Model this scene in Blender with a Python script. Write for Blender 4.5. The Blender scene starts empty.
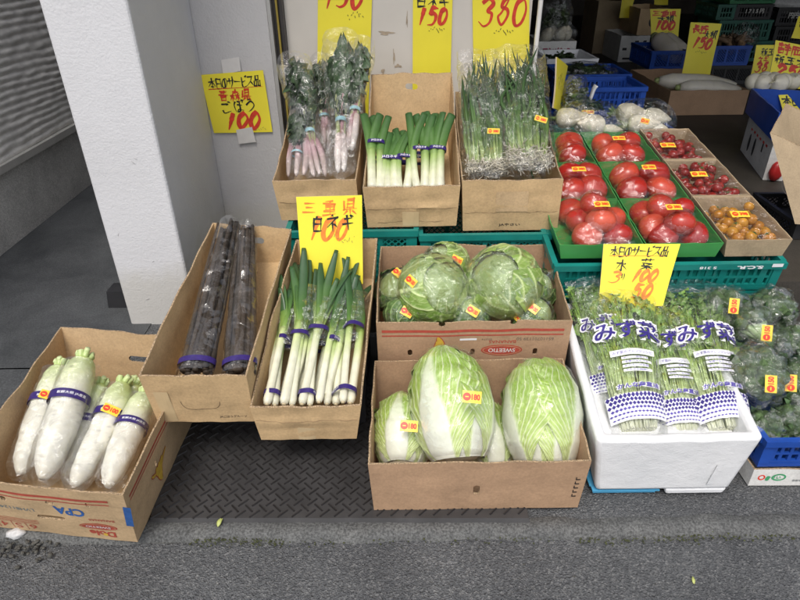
import bpy, bmesh, math, random
import numpy as np
from mathutils import Vector, Matrix, Quaternion
PI = math.pi
random.seed(7)
scene = bpy.context.scene
COL = scene.collection

# ------------------------------------------------------------------ camera
H_CAM, F_PX = 1.30, 600.0
PITCH, ROLL = math.radians(30.71), math.radians(0.737)
cp, sp, cr_, sr_ = math.cos(PITCH), math.sin(PITCH), math.cos(ROLL), math.sin(ROLL)
FWD = np.array((0, cp, -sp)); _U0 = np.array((0, sp, cp)); _R0 = np.array((1.0, 0, 0))
RGT = cr_ * _R0 - sr_ * _U0; UPV = sr_ * _R0 + cr_ * _U0
cam_d = bpy.data.cameras.new('camera'); cam = bpy.data.objects.new('camera', cam_d); COL.objects.link(cam)
cam_d.sensor_width = 36.0; cam_d.lens = 36.0 * F_PX / 800.0; cam_d.clip_start = 0.02; cam_d.clip_end = 200
cam.matrix_world = Matrix(((RGT[0], UPV[0], -FWD[0], 0), (RGT[1], UPV[1], -FWD[1], 0), (RGT[2], UPV[2], -FWD[2], H_CAM), (0, 0, 0, 1)))
scene.camera = cam

# ------------------------------------------------------------------ world, sun, exposure
SUN_EL, SUN_AZ = math.radians(60), math.radians(192)      # azimuth clockwise from +Y: the sun stands behind the camera, to its left
world = bpy.data.worlds.new('World'); scene.world = world; world.use_nodes = True
wn = world.node_tree.nodes; wl = world.node_tree.links
sky = wn.new('ShaderNodeTexSky'); sky.sky_type = 'NISHITA'; sky.sun_disc = False
sky.sun_elevation = SUN_EL; sky.sun_rotation = SUN_AZ; sky.dust_density = 4.0; sky.air_density = 1.0
_hs = wn.new('ShaderNodeHueSaturation'); _hs.inputs['Saturation'].default_value = .45      # thin bright overcast: paler than a clear sky
wl.new(sky.outputs[0], _hs.inputs['Color']); wl.new(_hs.outputs[0], wn['Background'].inputs[0]); wn['Background'].inputs[1].default_value = 0.15
sun_d = bpy.data.lights.new('sun', 'SUN'); sun_d.energy = 0.95; sun_d.angle = math.radians(18); sun_d.color = (1.0, 0.95, 0.87)
sun = bpy.data.objects.new('sun', sun_d); COL.objects.link(sun)
_sd = Vector((math.sin(SUN_AZ) * math.cos(SUN_EL), math.cos(SUN_AZ) * math.cos(SUN_EL), math.sin(SUN_EL)))
sun.rotation_euler = _sd.to_track_quat('Z', 'Y').to_euler()
scene.view_settings.view_transform = 'Standard'; scene.view_settings.look = 'None'
scene.view_settings.gamma = 1.0; scene.view_settings.use_curve_mapping = False
scene.view_settings.exposure = 0.47
scene.render.engine = 'CYCLES'
scene.cycles.transparent_max_bounces = 24; scene.cycles.max_bounces = 8

# ------------------------------------------------------------------ point helpers (a pixel of the 800x600 photograph plus a known depth or height)
def _ray(px, py):
    return FWD + (px - 400) / F_PX * RGT - (py - 300) / F_PX * UPV
def at(px, py, Y):
    d = _ray(px, py); return np.array((0, 0, H_CAM)) + d * (Y / d[1])
def atz(px, py, z=0.0):
    d = _ray(px, py); return np.array((0, 0, H_CAM)) + d * ((z - H_CAM) / d[2])
A = np.array

# ------------------------------------------------------------------ materials
MATS = {}
def nt(name):
    m = bpy.data.materials.new(name); m.use_nodes = True
    n = m.node_tree.nodes; l = m.node_tree.links
    return m, n, l, n['Principled BSDF']
def noise(n, l, scale, detail=4, rough=.55, coord='Object', dist=0.0, vec=None):
    t = n.new('ShaderNodeTexNoise'); t.inputs['Scale'].default_value = scale; t.inputs['Detail'].default_value = detail
    t.inputs['Roughness'].default_value = rough; t.inputs['Distortion'].default_value = dist
    if vec is None:
        c = n.new('ShaderNodeTexCoord'); vec = c.outputs[coord]
    l.new(vec, t.inputs['Vector']); return t
def ramp(n, l, src, stops):
    r = n.new('ShaderNodeValToRGB'); e = r.color_ramp.elements
    while len(e) < len(stops): e.new(0.5)
    for k, (p, c) in enumerate(stops):
        e[k].position = p; e[k].color = (*c, 1) if len(c) == 3 else c
    l.new(src, r.inputs[0]); return r
def bump(n, l, src, strength, dist=0.002, prev=None):
    b = n.new('ShaderNodeBump'); b.inputs['Strength'].default_value = strength; b.inputs['Distance'].default_value = dist
    l.new(src, b.inputs['Height'])
    if prev is not None: l.new(prev.outputs[0], b.inputs['Normal'])
    return b
def mixc(n, l, fac, a, b, mode='MIX'):
    m = n.new('ShaderNodeMix'); m.data_type = 'RGBA'; m.blend_type = mode
    for s, v in ((m.inputs[0], fac), (m.inputs[6], a), (m.inputs[7], b)):
        if hasattr(v, 'links'): l.new(v, s)
        elif isinstance(v, (int, float)): s.default_value = v
        else: s.default_value = (*v, 1)
    return m.outputs[2]
def plain(name, col, rough=.6, var=.12, scale=30, bmp=0.0, bscale=200, spec=.5, metal=0.0, trans=0.0, sss=0.0):
    if name in MATS: return MATS[name]
    m, n, l, p = nt(name)
    t = noise(n, l, scale, 5)
    a = tuple(max(0, c * (1 - var)) for c in col); b = tuple(min(1, c * (1 + var)) for c in col)
    r = ramp(n, l, t.outputs[0], [(.3, a), (.7, b)])
    l.new(r.outputs[0], p.inputs['Base Color'])
    p.inputs['Roughness'].default_value = rough; p.inputs['Specular IOR Level'].default_value = spec; p.inputs['Metallic'].default_value = metal
    p.inputs['Transmission Weight'].default_value = trans
    if sss: p.inputs['Subsurface Weight'].default_value = sss; p.inputs['Subsurface Radius'].default_value = (.01, .006, .003)
    if bmp:
        t2 = noise(n, l, bscale, 3); l.new(bump(n, l, t2.outputs[0], bmp).outputs[0], p.inputs['Normal'])
    MATS[name] = m; return m
def kraft(name, col, streak=1.0):
    m, n, l, p = nt(name)
    t = noise(n, l, 9, 6, .65); t2 = noise(n, l, 160, 3)
    a = tuple(c * .80 for c in col); b = tuple(c * 1.12 for c in col)
    r = ramp(n, l, t.outputs[0], [(.25, a), (.5, col), (.75, b)])
    f = ramp(n, l, t2.outputs[0], [(.3, (.88, .88, .88)), (.7, (1.06, 1.06, 1.06))])
    c = mixc(n, l, 1.0, r.outputs[0], f.outputs[0], 'MULTIPLY')
    # scuffs and a few dirty patches
    t3 = noise(n, l, 22, 8, .75, dist=1.2); sc = ramp(n, l, t3.outputs[0], [(.62, (0, 0, 0)), (.74, (1, 1, 1))])
    c = mixc(n, l, sc.outputs[0], c, tuple(x * .72 for x in col))
    l.new(c, p.inputs['Base Color']); p.inputs['Roughness'].default_value = .72; p.inputs['Specular IOR Level'].default_value = .3
    cx = n.new('ShaderNodeTexCoord'); mp = n.new('ShaderNodeMapping'); mp.inputs['Scale'].default_value = (1, 1, .02)
    l.new(cx.outputs['Object'], mp.inputs[0]); w = noise(n, l, 230, 2, vec=mp.outputs[0])
    t4 = noise(n, l, 14, 5)
    b1 = bump(n, l, w.outputs[0], .10 * streak, .002); b2 = bump(n, l, t4.outputs[0], .35, .012, b1)
    l.new(b2.outputs[0], p.inputs['Normal'])
    return m
def corr(name, col):
    m, n, l, p = nt(name)
    t = noise(n, l, 330, 2)
    r = ramp(n, l, t.outputs[0], [(.42, tuple(c * .35 for c in col)), (.56, col)])
    l.new(r.outputs[0], p.inputs['Base Color']); p.inputs['Roughness'].default_value = .85
    return m
def veg(name, rough=.4, sss=.12, bmp=.25, bscale=90, var=.12, spec=.5, transl=0.0):
    if name in MATS: return MATS[name]
    m, n, l, p = nt(name)
    at_ = n.new('ShaderNodeAttribute'); at_.attribute_name = 'Col'
    t = noise(n, l, bscale * .5, 5); f = ramp(n, l, t.outputs[0], [(.3, (1 - var,) * 3), (.7, (1 + var,) * 3)])
    c = mixc(n, l, 1.0, at_.outputs['Color'], f.outputs[0], 'MULTIPLY')
    l.new(c, p.inputs['Base Color']); p.inputs['Roughness'].default_value = rough; p.inputs['Specular IOR Level'].default_value = spec
    if sss:
        p.inputs['Subsurface Weight'].default_value = sss; p.inputs['Subsurface Radius'].default_value = (.008, .008, .003); p.inputs['Subsurface Scale'].default_value = .6
    t2 = noise(n, l, bscale, 4); l.new(bump(n, l, t2.outputs[0], bmp, .002).outputs[0], p.inputs['Normal'])
    MATS[name] = m; return m
def film(name, haze=.05, gloss=.55, rough=.10, bscale=60, tint=(.985, .99, .99), bstr=.6, cap=.34, facet=.75):
    if name in MATS: return MATS[name]
    m, n, l, p = nt(name); n.remove(p); out = n['Material Output']
    tr = n.new('ShaderNodeBsdfTransparent'); tr.inputs[0].default_value = (*tint, 1)
    gl = n.new('ShaderNodeBsdfGlossy'); gl.inputs['Roughness'].default_value = rough; gl.inputs[0].default_value = (1, 1, 1, 1)
    df = n.new('ShaderNodeBsdfDiffuse'); df.inputs[0].default_value = (.85, .87, .9, 1)
    t = noise(n, l, bscale, 4, .6, dist=1.5); b = bump(n, l, t.outputs[0], bstr, .01)
    t2 = noise(n, l, bscale * 4, 3, .6, dist=.8); b2 = bump(n, l, t2.outputs[0], bstr * .4, .003, b)
    # crumpled cellophane: flat facets of random tilt at two sizes, stretched along the folds
    gn = n.new('ShaderNodeNewGeometry'); co = n.new('ShaderNodeTexCoord'); acc = b2.outputs[0]
    for sc, amp_, st in ((bscale * .9, facet, (1, 1, .45)), (bscale * 2.6, facet * .7, (.6, 1, 1))):
        mp = n.new('ShaderNodeMapping'); mp.inputs['Scale'].default_value = st; l.new(co.outputs['Object'], mp.inputs[0])
        wn_ = noise(n, l, bscale * .5, 2); av = n.new('ShaderNodeVectorMath'); av.operation = 'MULTIPLY_ADD'; av.inputs[1].default_value = (.02,) * 3; l.new(wn_.outputs['Color'], av.inputs[0]); l.new(mp.outputs[0], av.inputs[2])
        vo = n.new('ShaderNodeTexVoronoi'); vo.inputs['Scale'].default_value = sc; l.new(av.outputs[0], vo.inputs['Vector'])
        s1 = n.new('ShaderNodeVectorMath'); s1.operation = 'SUBTRACT'; s1.inputs[1].default_value = (.5,) * 3; l.new(vo.outputs['Color'], s1.inputs[0])
        s2 = n.new('ShaderNodeVectorMath'); s2.operation = 'MULTIPLY_ADD'; s2.inputs[1].default_value = (amp_,) * 3; l.new(s1.outputs[0], s2.inputs[0]); l.new(acc, s2.inputs[2]); acc = s2.outputs[0]
    nz = n.new('ShaderNodeVectorMath'); nz.operation = 'NORMALIZE'; l.new(acc, nz.inputs[0])
    l.new(nz.outputs[0], gl.inputs['Normal'])
    fr = n.new('ShaderNodeFresnel'); fr.inputs[0].default_value = 1.45; l.new(nz.outputs[0], fr.inputs['Normal'])
    mm = n.new('ShaderNodeMath'); mm.operation = 'MULTIPLY'; mm.inputs[1].default_value = gloss * 2; l.new(fr.outputs[0], mm.inputs[0]); mc = n.new('ShaderNodeMath'); mc.operation = 'MINIMUM'; mc.inputs[1].default_value = cap; l.new(mm.outputs[0], mc.inputs[0]); mm = mc
    m1 = n.new('ShaderNodeMixShader'); hz = ramp(n, l, t.outputs[0], [(.45, (haze * .3,) * 3), (.75, (haze * 2.2,) * 3)])
    l.new(hz.outputs[0], m1.inputs[0]); l.new(tr.outputs[0], m1.inputs[1]); l.new(df.outputs[0], m1.inputs[2])
    m2 = n.new('ShaderNodeMixShader'); l.new(mm.outputs[0], m2.inputs[0]); l.new(m1.outputs[0], m2.inputs[1]); l.new(gl.outputs[0], m2.inputs[2])
    l.new(m2.outputs[0], out.inputs[0]); MATS[name] = m; return m

K_TAN = kraft('kraft_tan', (.54, .375, .200)); K_BRN = kraft('kraft_brown', (.42, .27, .165)); K_PALE = kraft('kraft_pale', (.53, .375, .215)); K_GREY = kraft('kraft_grey', (.38, .29, .185))
K_EDGE = corr('kraft_edge', (.45, .32, .19)); WHITE_CARD = kraft('white_card', (.70, .69, .66), .3)
FILM = film('clear_film', .015, 1.1, .06, 50, bstr=.6); FILM_H = film('hazy_film', .022, 1.2, .06, 42, bstr=.7); FILM_S = film('tight_film', .005, .6, .05, 24, bstr=.3, cap=.20, facet=.28)
YEL = plain('yellow_card', (.86, .74, .045), .5, .04, 6, .05, 60)
BLK = plain('black_ink', (.014, .014, .016), .5, .3, 80); RED = plain('red_ink', (.62, .045, .02), .5, .25, 60); ORG = plain('faded_red_ink', (.82, .22, .03), .5, .25, 60)
GRY_INK = plain('pencil_ink', (.30, .27, .06), .6, .2, 60); PUR = plain('purple_print', (.06, .035, .30), .35, .25, 90); BLUE_INK = plain('blue_print', (.03, .11, .34), .5, .2, 60)
REDP = plain('red_print', (.42, .07, .045), .6, .15, 60); WHT = plain('white_print', (.82, .82, .84), .35, .03, 60); BANANA = plain('banana_print', (.62, .40, .05), .6, .15, 60)
STK = plain('sticker_orange', (.93, .62, .06), .35, .05, 50); STR = plain('sticker_red', (.75, .05, .02), .4, .1, 50)
TEAL = plain('teal_plastic', (.006, .19, .165), .42, .15, 12, .08, 90); BLUE = plain('blue_plastic', (.012, .065, .34), .4, .15, 12, .08, 90); LBLUE = plain('light_blue_plastic', (.09, .38, .62), .4, .1, 12)
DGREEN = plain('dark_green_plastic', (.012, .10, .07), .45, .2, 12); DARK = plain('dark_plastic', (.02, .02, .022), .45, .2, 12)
GTRAY = plain('green_tray_plastic', (.055, .27, .07), .3, .1, 12, .05, 60, trans=.0)

# ------------------------------------------------------------------ mesh helpers
def link_mesh(name, V, Fc, mats, parent=None, cols=None, smooth=True, midx=None, uv=None):
    me = bpy.data.meshes.new(name)
    me.from_pydata(np.asarray(V, float).tolist(), [], [list(map(int, f)) for f in Fc])
    for m in (mats if isinstance(mats, (list, tuple)) else [mats]): me.materials.append(m)
    if midx is not None: me.polygons.foreach_set('material_index', np.asarray(midx, dtype=np.int32))
    if smooth: me.polygons.foreach_set('use_smooth', np.ones(len(me.polygons), dtype=bool))
    if cols is not None:
        c = np.ones((len(V), 4), np.float32); c[:, :3] = cols
        ca = me.color_attributes.new('Col', 'FLOAT_COLOR', 'POINT'); ca.data.foreach_set('color', c.ravel())
    me.update()
    o = bpy.data.objects.new(name, me); COL.objects.link(o)
    if parent is not None: o.parent = parent
    return o
def tag(o, label=None, cat=None, group=None, kind=None):
    if label: o['label'] = label
    if cat: o['category'] = cat
    if group: o['group'] = group
    if kind: o['kind'] = kind
    return o
def thing(name, label, cat, loc=(0, 0, 0), group=None):
    o = bpy.data.objects.new(name, None); o.empty_display_size = .05; COL.objects.link(o)
    o.location = Vector(loc); return tag(o, label, cat, group)
def base(o): return np.array(o.location)
def part(name, V, Fc, mat, root, **kw):            # V in world space; the root is an unrotated Empty
    return link_mesh(name, np.asarray(V) - base(root), Fc, mat, root, **kw)
def sub(name, V, Fc, mat, root, par, **kw):        # a sub-part of part `par` of `root`
    return link_mesh(name, np.asarray(V) - base(root), Fc, mat, par, **kw)
def children(o): return [c for c in bpy.data.objects if c.parent == o]
def copy_tree(o, parent=None):
    c = o.copy(); COL.objects.link(c)
    if parent is not None: c.parent = parent
    for ch in children(o): copy_tree(ch, c)
    return c
def cat_(*ms):
    V, Fc, C, off = [], [], [], 0
    for m in ms:
        V.append(m[0]); Fc += [[i + off for i in f] for f in m[1]]
        if len(m) > 2 and m[2] is not None: C.append(m[2])
        off += len(m[0])
    return np.concatenate(V), Fc, (np.concatenate(C) if C else None)
def grid_faces(nu, nv, closed_u=False, off=0):
    F = []
    for j in range(nv - 1):
        for i in range(nu if closed_u else nu - 1):
            a = off + j * nu + i; b = off + j * nu + (i + 1) % nu
            F.append([a, b, b + nu, a + nu])
    return F
def sn(P, f, seed):
    r = np.random.RandomState(seed); K = r.normal(size=(7, 3)) * f; ph = r.uniform(0, 6.28, 7)
    return np.sin(np.asarray(P) @ K.T + ph).mean(1) * 1.7
def crk(P, f, seed):
    r = np.random.RandomState(seed); K = r.normal(size=(6, 3)) * f; ph = r.uniform(0, 6.28, 6)
    return (np.abs(np.sin(np.asarray(P) @ K.T + ph)).mean(1) - .637) * 2
def nrm(v):
    v = np.asarray(v, float); return v / (np.linalg.norm(v, axis=-1, keepdims=True) + 1e-12)
def spline(pts, n):
    pts = np.asarray(pts, float); k = len(pts)
    if k == 2:
        t = np.linspace(0, 1, n)[:, None]; return pts[0] * (1 - t) + pts[1] * t
    P = np.vstack([2 * pts[0] - pts[1], pts, 2 * pts[-1] - pts[-2]]); out = []
    for s in np.linspace(0, k - 1, n):
        i = min(int(s), k - 2); t = s - i; a, b, c, d = P[i:i + 4]
        out.append(.5 * (2 * b + (c - a) * t + (2 * a - 5 * b + 4 * c - d) * t * t + (3 * b - a - 3 * c + d) * t ** 3))
    return A(out)
def frames(P, hint=(0, 0, 1)):
    T = nrm(np.gradient(P, axis=0)); h = A(hint, float)
    X = nrm(np.cross(h, T)); Y = np.cross(T, X); return T, X, Y
def loft(P, rad, ns=10, hint=(0, 0, 1), cap=True, pw=1.0, rad2=None):
    """tube along P; rad (and rad2) are radii along the two cross axes; pw<1 squares the section"""
    P = np.asarray(P, float); n = len(P); T, X, Y = frames(P, hint)
    r1 = np.broadcast_to(np.asarray(rad, float), (n,)); r2 = r1 if rad2 is None else np.broadcast_to(np.asarray(rad2, float), (n,))
    a = np.linspace(0, 2 * PI, ns, endpoint=False); ca, sa = np.cos(a), np.sin(a)
    ca = np.sign(ca) * np.abs(ca) ** pw; sa = np.sign(sa) * np.abs(sa) ** pw
    V = P[:, None, :] + r1[:, None, None] * ca[None, :, None] * X[:, None, :] + r2[:, None, None] * sa[None, :, None] * Y[:, None, :]
    V = V.reshape(-1, 3); F = grid_faces(ns, n, True)
    if cap:
        V = np.vstack([V, P[:1], P[-1:]]); c0, c1 = n * ns, n * ns + 1
        F += [[(i + 1) % ns, i, c0] for i in range(ns)] + [[(n - 1) * ns + i, (n - 1) * ns + (i + 1) % ns, c1] for i in range(ns)]
    return V, F
def rows(C, n, ns, cap=True):
    C = np.repeat(np.asarray(C, float), ns, axis=0)
    if cap: C = np.vstack([C, C[:1], C[-1:]])
    return C
def lerpc(t, stops):
    t = np.asarray(t); xs = [s[0] for s in stops]; return np.stack([np.interp(t, xs, [s[1][k] for s in stops]) for k in range(3)], -1)
def bxm(c, s, M=None):
    c = A(c, float); s = A(s, float) / 2
    V = A([(x, y, z) for x in (-1, 1) for y in (-1, 1) for z in (-1, 1)]) * s
    if M is not None: V = V @ A(M).T
    return V + c, [[0, 1, 3, 2], [4, 6, 7, 5], [0, 4, 5, 1], [2, 3, 7, 6], [0, 2, 6, 4], [1, 5, 7, 3]]
def rot(ax, ang): return A(Matrix.Rotation(ang, 3, ax))
def hexm(B, T):
    V = np.vstack([B, T]); return V, [[3, 2, 1, 0], [4, 5, 6, 7], [0, 1, 5, 4], [1, 2, 6, 5], [2, 3, 7, 6], [3, 0, 4, 7]]
def bevel_obj(o, w=.004, seg=2):
    md = o.modifiers.new('bevel', 'BEVEL'); md.width = w; md.segments = seg; md.limit_method = 'ANGLE'; return o
def uvs(n, m):
    th = np.linspace(0, PI, m); ph = np.linspace(0, 2 * PI, n, endpoint=False)
    V = A([[math.sin(t) * math.cos(p), math.sin(t) * math.sin(p), math.cos(t)] for t in th for p in ph]); return V, grid_faces(n, m, True)
def mfr(z, x=(1, 0, 0)):
    z = nrm(z); y = nrm(np.cross(z, A(x, float))); xx = np.cross(y, z); return np.stack([xx, y, z], 1)     # columns: x,y,z axes

# ------------------------------------------------------------------ lettering
STROKES = {
 '三': "18 88|25 75|02 92", '重': "79 28|07 97|26 86 83 23 26|25 85|58 50|12 82|00 90", '県': "39 79 74 34 39|38 78|36 76|18 13 93|53 50|32 10|72 90",
 '白': "59 47|27 20|27 87 80|24 84|20 80", 'ネ': "49 58|17 87 12|54 50|64 82", 'ギ': "27 87|14 94|49 60|79 88|89 98",
 '本': "06 96|59 50|56 02|56 92|32 72", '日': "28 20|28 88 80|24 84|20 80", 'の': "58 52 30 12 15 48 78 95 83 60", 'サ': "06 96|38 33|79 75 40", 'ー': "05 95",
 'ビ': "28 21 40 91|24 75|79 88|89 98", 'ス': "18 78 55 01|54 91", '品': "38 35 75 78 38|14 10 40 44 14|64 60 90 94 64", '水': "59 50 31|16 46 11|86 65|66 55 91",
 '菜': "08 98|39 37|69 67|85 16|25 34|75 64|13 93|54 50|53 01|53 91", '青': "59 55|18 88|27 77|05 95|24 20|24 74 70|23 73|21 71",
 '森': "27 77|59 55|57 25|57 85|04 44|25 20|24 01|24 41|54 94|75 70|74 51|74 91", 'ご': "17 77 56|12 30 91|79 88|89 98", 'ぼ': "28 15 20|48 78|45 85|68 61 40 52 91|89 98|99 97",
 'う': "39 69|15 58 85 62 30", '大': "06 96|59 54 00|55 90", '根': "07 47|29 20|26 03|26 44|59 51 72|59 89 85 55|57 87|74 90", '岡': "18 10|18 98 90 80|37 46|77 66|26 86|55 52|35 32 72 75",
 '静': "29 25|08 48|07 47|05 45|14 10|14 44 40|13 43|11 41|79 57|58 87 75|56 96 94|54 94|77 70 60", '長': "29 24|28 78|27 77|26 76|04 94|24 20 41|53 90|83 62",
 '野': "18 15 45 48 18|16 46|28 20|13 43|00 50|58 88 67|57 66|55 95 73|75 70 60", '玉': "18 88|25 75|01 91|58 51|63 72", '新': "29 28|08 48|05 55|26 20|25 02|88 57|57 52 40|55 95|75 70",
 '3': "18 49 77 45 74 61 30 01", '8': "79 48 36 65 73 40 12 34 67 79", '2': "17 39 77 55 00 80", '1': "69 30", '0': "59 27 13 30 61 85 78 59", '5': "39 26 56 75 72 50 10|39 89",
 '円': "18 10|18 88 80|48 44|14 84", '個': "29 05|27 20|48 40|48 98 90|56 86|68 64|54 84 82 52 54|40 90", 'ね': "29 20|06 36 01|13 58 85 81 60 51 91", 'ぎ': "17 87|15 85|39 74 44|24 20 70", 'な': "17 47|39 12|67 85|64 61 40 51 90", '〆': "79 00|37 80", 'り': "28 23 35|78 74 40",
}
def brush(ch, x0, y0, sx, sy, w, slant=0.0, seed=0):
    """flat ribbon strokes of a hand-brushed character; returns 2-D verts and faces"""
    rng = np.random.RandomState(seed * 31 + ord(ch) % 977); V, F = [], []
    for si, s in enumerate(STROKES[ch].split('|')):
        p = A([[int(q[0]), int(q[1])] for q in s.split()], float) / 9.0; p += rng.normal(0, .022, p.shape)
        p = A([q for i, q in enumerate(p) for _ in range(2 if 0 < i < len(p) - 1 and np.dot(p[i] - p[i - 1], p[i + 1] - p[i]) < .22 * np.linalg.norm(p[i] - p[i - 1]) * np.linalg.norm(p[i + 1] - p[i]) else 1)]) if ch not in '0238のこうぼごすね' else p
        n = 6 * len(p); q = spline(np.c_[p, np.zeros(len(p))], n)[:, :2]
        t = np.linspace(0, 1, n); ww = w * (.62 + .5 * np.exp(-((t - rng.uniform(0, .3)) / .35) ** 2) - .35 * np.clip((t - .75) / .25, 0, 1)) * (1 + .10 * np.sin(t * 23 + si))
        q = np.c_[x0 + (q[:, 0] + slant * q[:, 1]) * sx, y0 + q[:, 1] * sy]
        T = np.gradient(q, axis=0); T /= np.linalg.norm(T, axis=1, keepdims=True) + 1e-9; N = np.c_[-T[:, 1], T[:, 0]]
        q[0] -= T[0] * w * .25; q[-1] += T[-1] * w * .3
        off = len(V); L = q + N * ww[:, None] / 2; R = q - N * ww[:, None] / 2
        V += [(a[0], a[1], .00005 * (si + 1 + seed % 7 * .3)) for pr in zip(L, R) for a in pr]; F += [[off + 2 * i, off + 2 * i + 1, off + 2 * i + 3, off + 2 * i + 2] for i in range(n - 1)]
    return A(V), F
def brush_text(s, x, y, w, h, thick, gap=.15, slant=0.0, seed=0, drift=0.0):
    n = len(s); cw = w / (n + gap * (n - 1)); Vs = []
    rng = np.random.RandomState(seed + 5)
    for i, ch in enumerate(s):
        if ch == ' ': continue
        k = 1 + rng.uniform(-.08, .08)
        Vs.append(brush(ch, x + i * cw * (1 + gap), y + drift * i + rng.uniform(-.03, .03) * h, cw * k, h * k, thick, slant, seed + i))
    V, F, _ = cat_(*Vs); return V, F
def scribble(x, y, w, h, thick, seed=0, n=9):
    rng = np.random.RandomState(seed); Vs = []
    for i in range(n):
        a = A([x + w * (i + rng.uniform(0, .4)) / n, y + rng.uniform(0, h)]); b = a + A([rng.uniform(.3, .9) * w / n, rng.uniform(-.6, .6) * h])
        d = b - a; d /= np.linalg.norm(d); nn = A([-d[1], d[0]]) * thick / 2
        Vs.append((A([(*q, .00005 * (i + 1)) for q in (a - nn, b - nn, b + nn, a + nn)]), [[0, 1, 2, 3]]))
    V, F, _ = cat_(*Vs); return V, F
_tc = {}
def typed(s, size=1.0, bold=0.0, res=3):
    key = (s, bold, res)
    if key not in _tc:
        c = bpy.data.curves.new('lettering', 'FONT'); c.body = s; c.offset = bold; c.resolution_u = res; c.align_x = 'CENTER'; c.align_y = 'CENTER'
        o = bpy.data.objects.new('lettering', c); COL.objects.link(o)
        bpy.context.view_layer.update()
        m = bpy.data.meshes.new_from_object(o.evaluated_get(bpy.context.evaluated_depsgraph_get()))
        V = A([v.co[:] for v in m.vertices]).reshape(-1, 3)[:, :2]; F = [list(p.vertices) for p in m.polygons]
        bpy.data.objects.remove(o); bpy.data.curves.remove(c); bpy.data.meshes.remove(m)
        lo, hi = V.min(0), V.max(0); _tc[key] = (V - (lo + hi) / 2, F)
    V, F = _tc[key]; return V * size, F
def fit(VF, cx, cy, w, h, flip=False, ang=0.0):
    V, F = VF; s = A([w, h]) / (np.ptp(V, axis=0) + 1e-9); V = V * s
    if flip: V = -V
    if ang: V[:, :2] = V[:, :2] @ A([[math.cos(ang), math.sin(ang)], [-math.sin(ang), math.cos(ang)]])
    return V + A([cx, cy]), F
def oval(cx, cy, rx, ry, n=32):
    a = np.linspace(0, 2 * PI, n, endpoint=False); V = np.vstack([[[cx, cy]], np.c_[cx + rx * np.cos(a), cy + ry * np.sin(a)]])
    return V, [[0, 1 + i, 1 + (i + 1) % n] for i in range(n)]
def ring2(cx, cy, rx, ry, t, n=32):
    a = np.linspace(0, 2 * PI, n, endpoint=False); e = np.c_[np.cos(a), np.sin(a)]
    V = np.vstack([A([cx, cy]) + e * A([rx, ry]), A([cx, cy]) + e * (A([rx, ry]) - t)]); return V, [[i, (i + 1) % n, n + (i + 1) % n, n + i] for i in range(n)]
def rect2(x0, y0, x1, y1, n=1):
    xs = np.linspace(x0, x1, n + 1); V = np.vstack([np.c_[xs, np.full(n + 1, y0)], np.c_[xs, np.full(n + 1, y1)]])
    return V, [[i, i + 1, n + 2 + i, n + 1 + i] for i in range(n)]
# ================================================================== SETTING
FLOOR2 = .20                                                  # the shop floor lies a step above the road
def mat_asphalt():
    m, n, l, p = nt('asphalt'); c = n.new('ShaderNodeTexCoord')
    v = n.new('ShaderNodeTexVoronoi'); v.inputs['Scale'].default_value = 250; l.new(c.outputs['Object'], v.inputs['Vector'])
    v2 = n.new('ShaderNodeTexVoronoi'); v2.inputs['Scale'].default_value = 130; l.new(c.outputs['Object'], v2.inputs['Vector'])
    sp = n.new('ShaderNodeSeparateColor'); l.new(v.outputs['Color'], sp.inputs[0])
    r = ramp(n, l, sp.outputs[0], [(.0, (.064, .067, .071)), (.55, (.096, .099, .104)), (.82, (.130, .133, .137)), (.98, (.24, .24, .237))])
    sp2 = n.new('ShaderNodeSeparateColor'); l.new(v2.outputs['Color'], sp2.inputs[0])
    r2 = ramp(n, l, sp2.outputs[1], [(.0, (.080, .083, .087)), (.8, (.104, .107, .111)), (.97, (.18, .18, .178))])
    cc = mixc(n, l, .4, r.outputs[0], r2.outputs[0])
    t = noise(n, l, 3.0, 6, .65); f = ramp(n, l, t.outputs[0], [(.3, (.70, .70, .71)), (.7, (1.15, 1.15, 1.14))])
    cc = mixc(n, l, 1.0, cc, f.outputs[0], 'MULTIPLY')
    l.new(cc, p.inputs['Base Color']); p.inputs['Roughness'].default_value = .8; p.inputs['Specular IOR Level'].default_value = .35
    b = bump(n, l, v.outputs['Distance'], .9, .004); b2 = bump(n, l, v2.outputs['Distance'], .5, .006, b); l.new(b2.outputs[0], p.inputs['Normal']); return m
ASPH = mat_asphalt()
def mat_conc(name, a, b, speck=.5, sc=8, rough=.8):
    m, n, l, p = nt(name); t = noise(n, l, sc, 9, .68, dist=.4); r = ramp(n, l, t.outputs[0], [(.3, a), (.72, b)])
    t2 = noise(n, l, 170, 4, .7); f = ramp(n, l, t2.outputs[0], [(.38, (1 - speck,) * 3), (.62, (1 + speck,) * 3)])
    l.new(mixc(n, l, 1.0, r.outputs[0], f.outputs[0], 'MULTIPLY'), p.inputs['Base Color']); p.inputs['Roughness'].default_value = rough
    b1 = bump(n, l, t2.outputs[0], .35, .004); l.new(b1.outputs[0], p.inputs['Normal']); return m
CONC = mat_conc('kerb_concrete', (.066, .068, .068), (.115, .116, .112), .5, 10); PAVE = mat_conc('passage_concrete', (.032, .035, .038), (.088, .092, .096), .3, 3, .6)
SHOPF = mat_conc('shop_floor_concrete', (.030, .026, .021), (.060, .052, .042), .2, 5, .6); FOUND = mat_conc('foundation_concrete', (.34, .335, .32), (.58, .57, .54), .25, 3)

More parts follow.
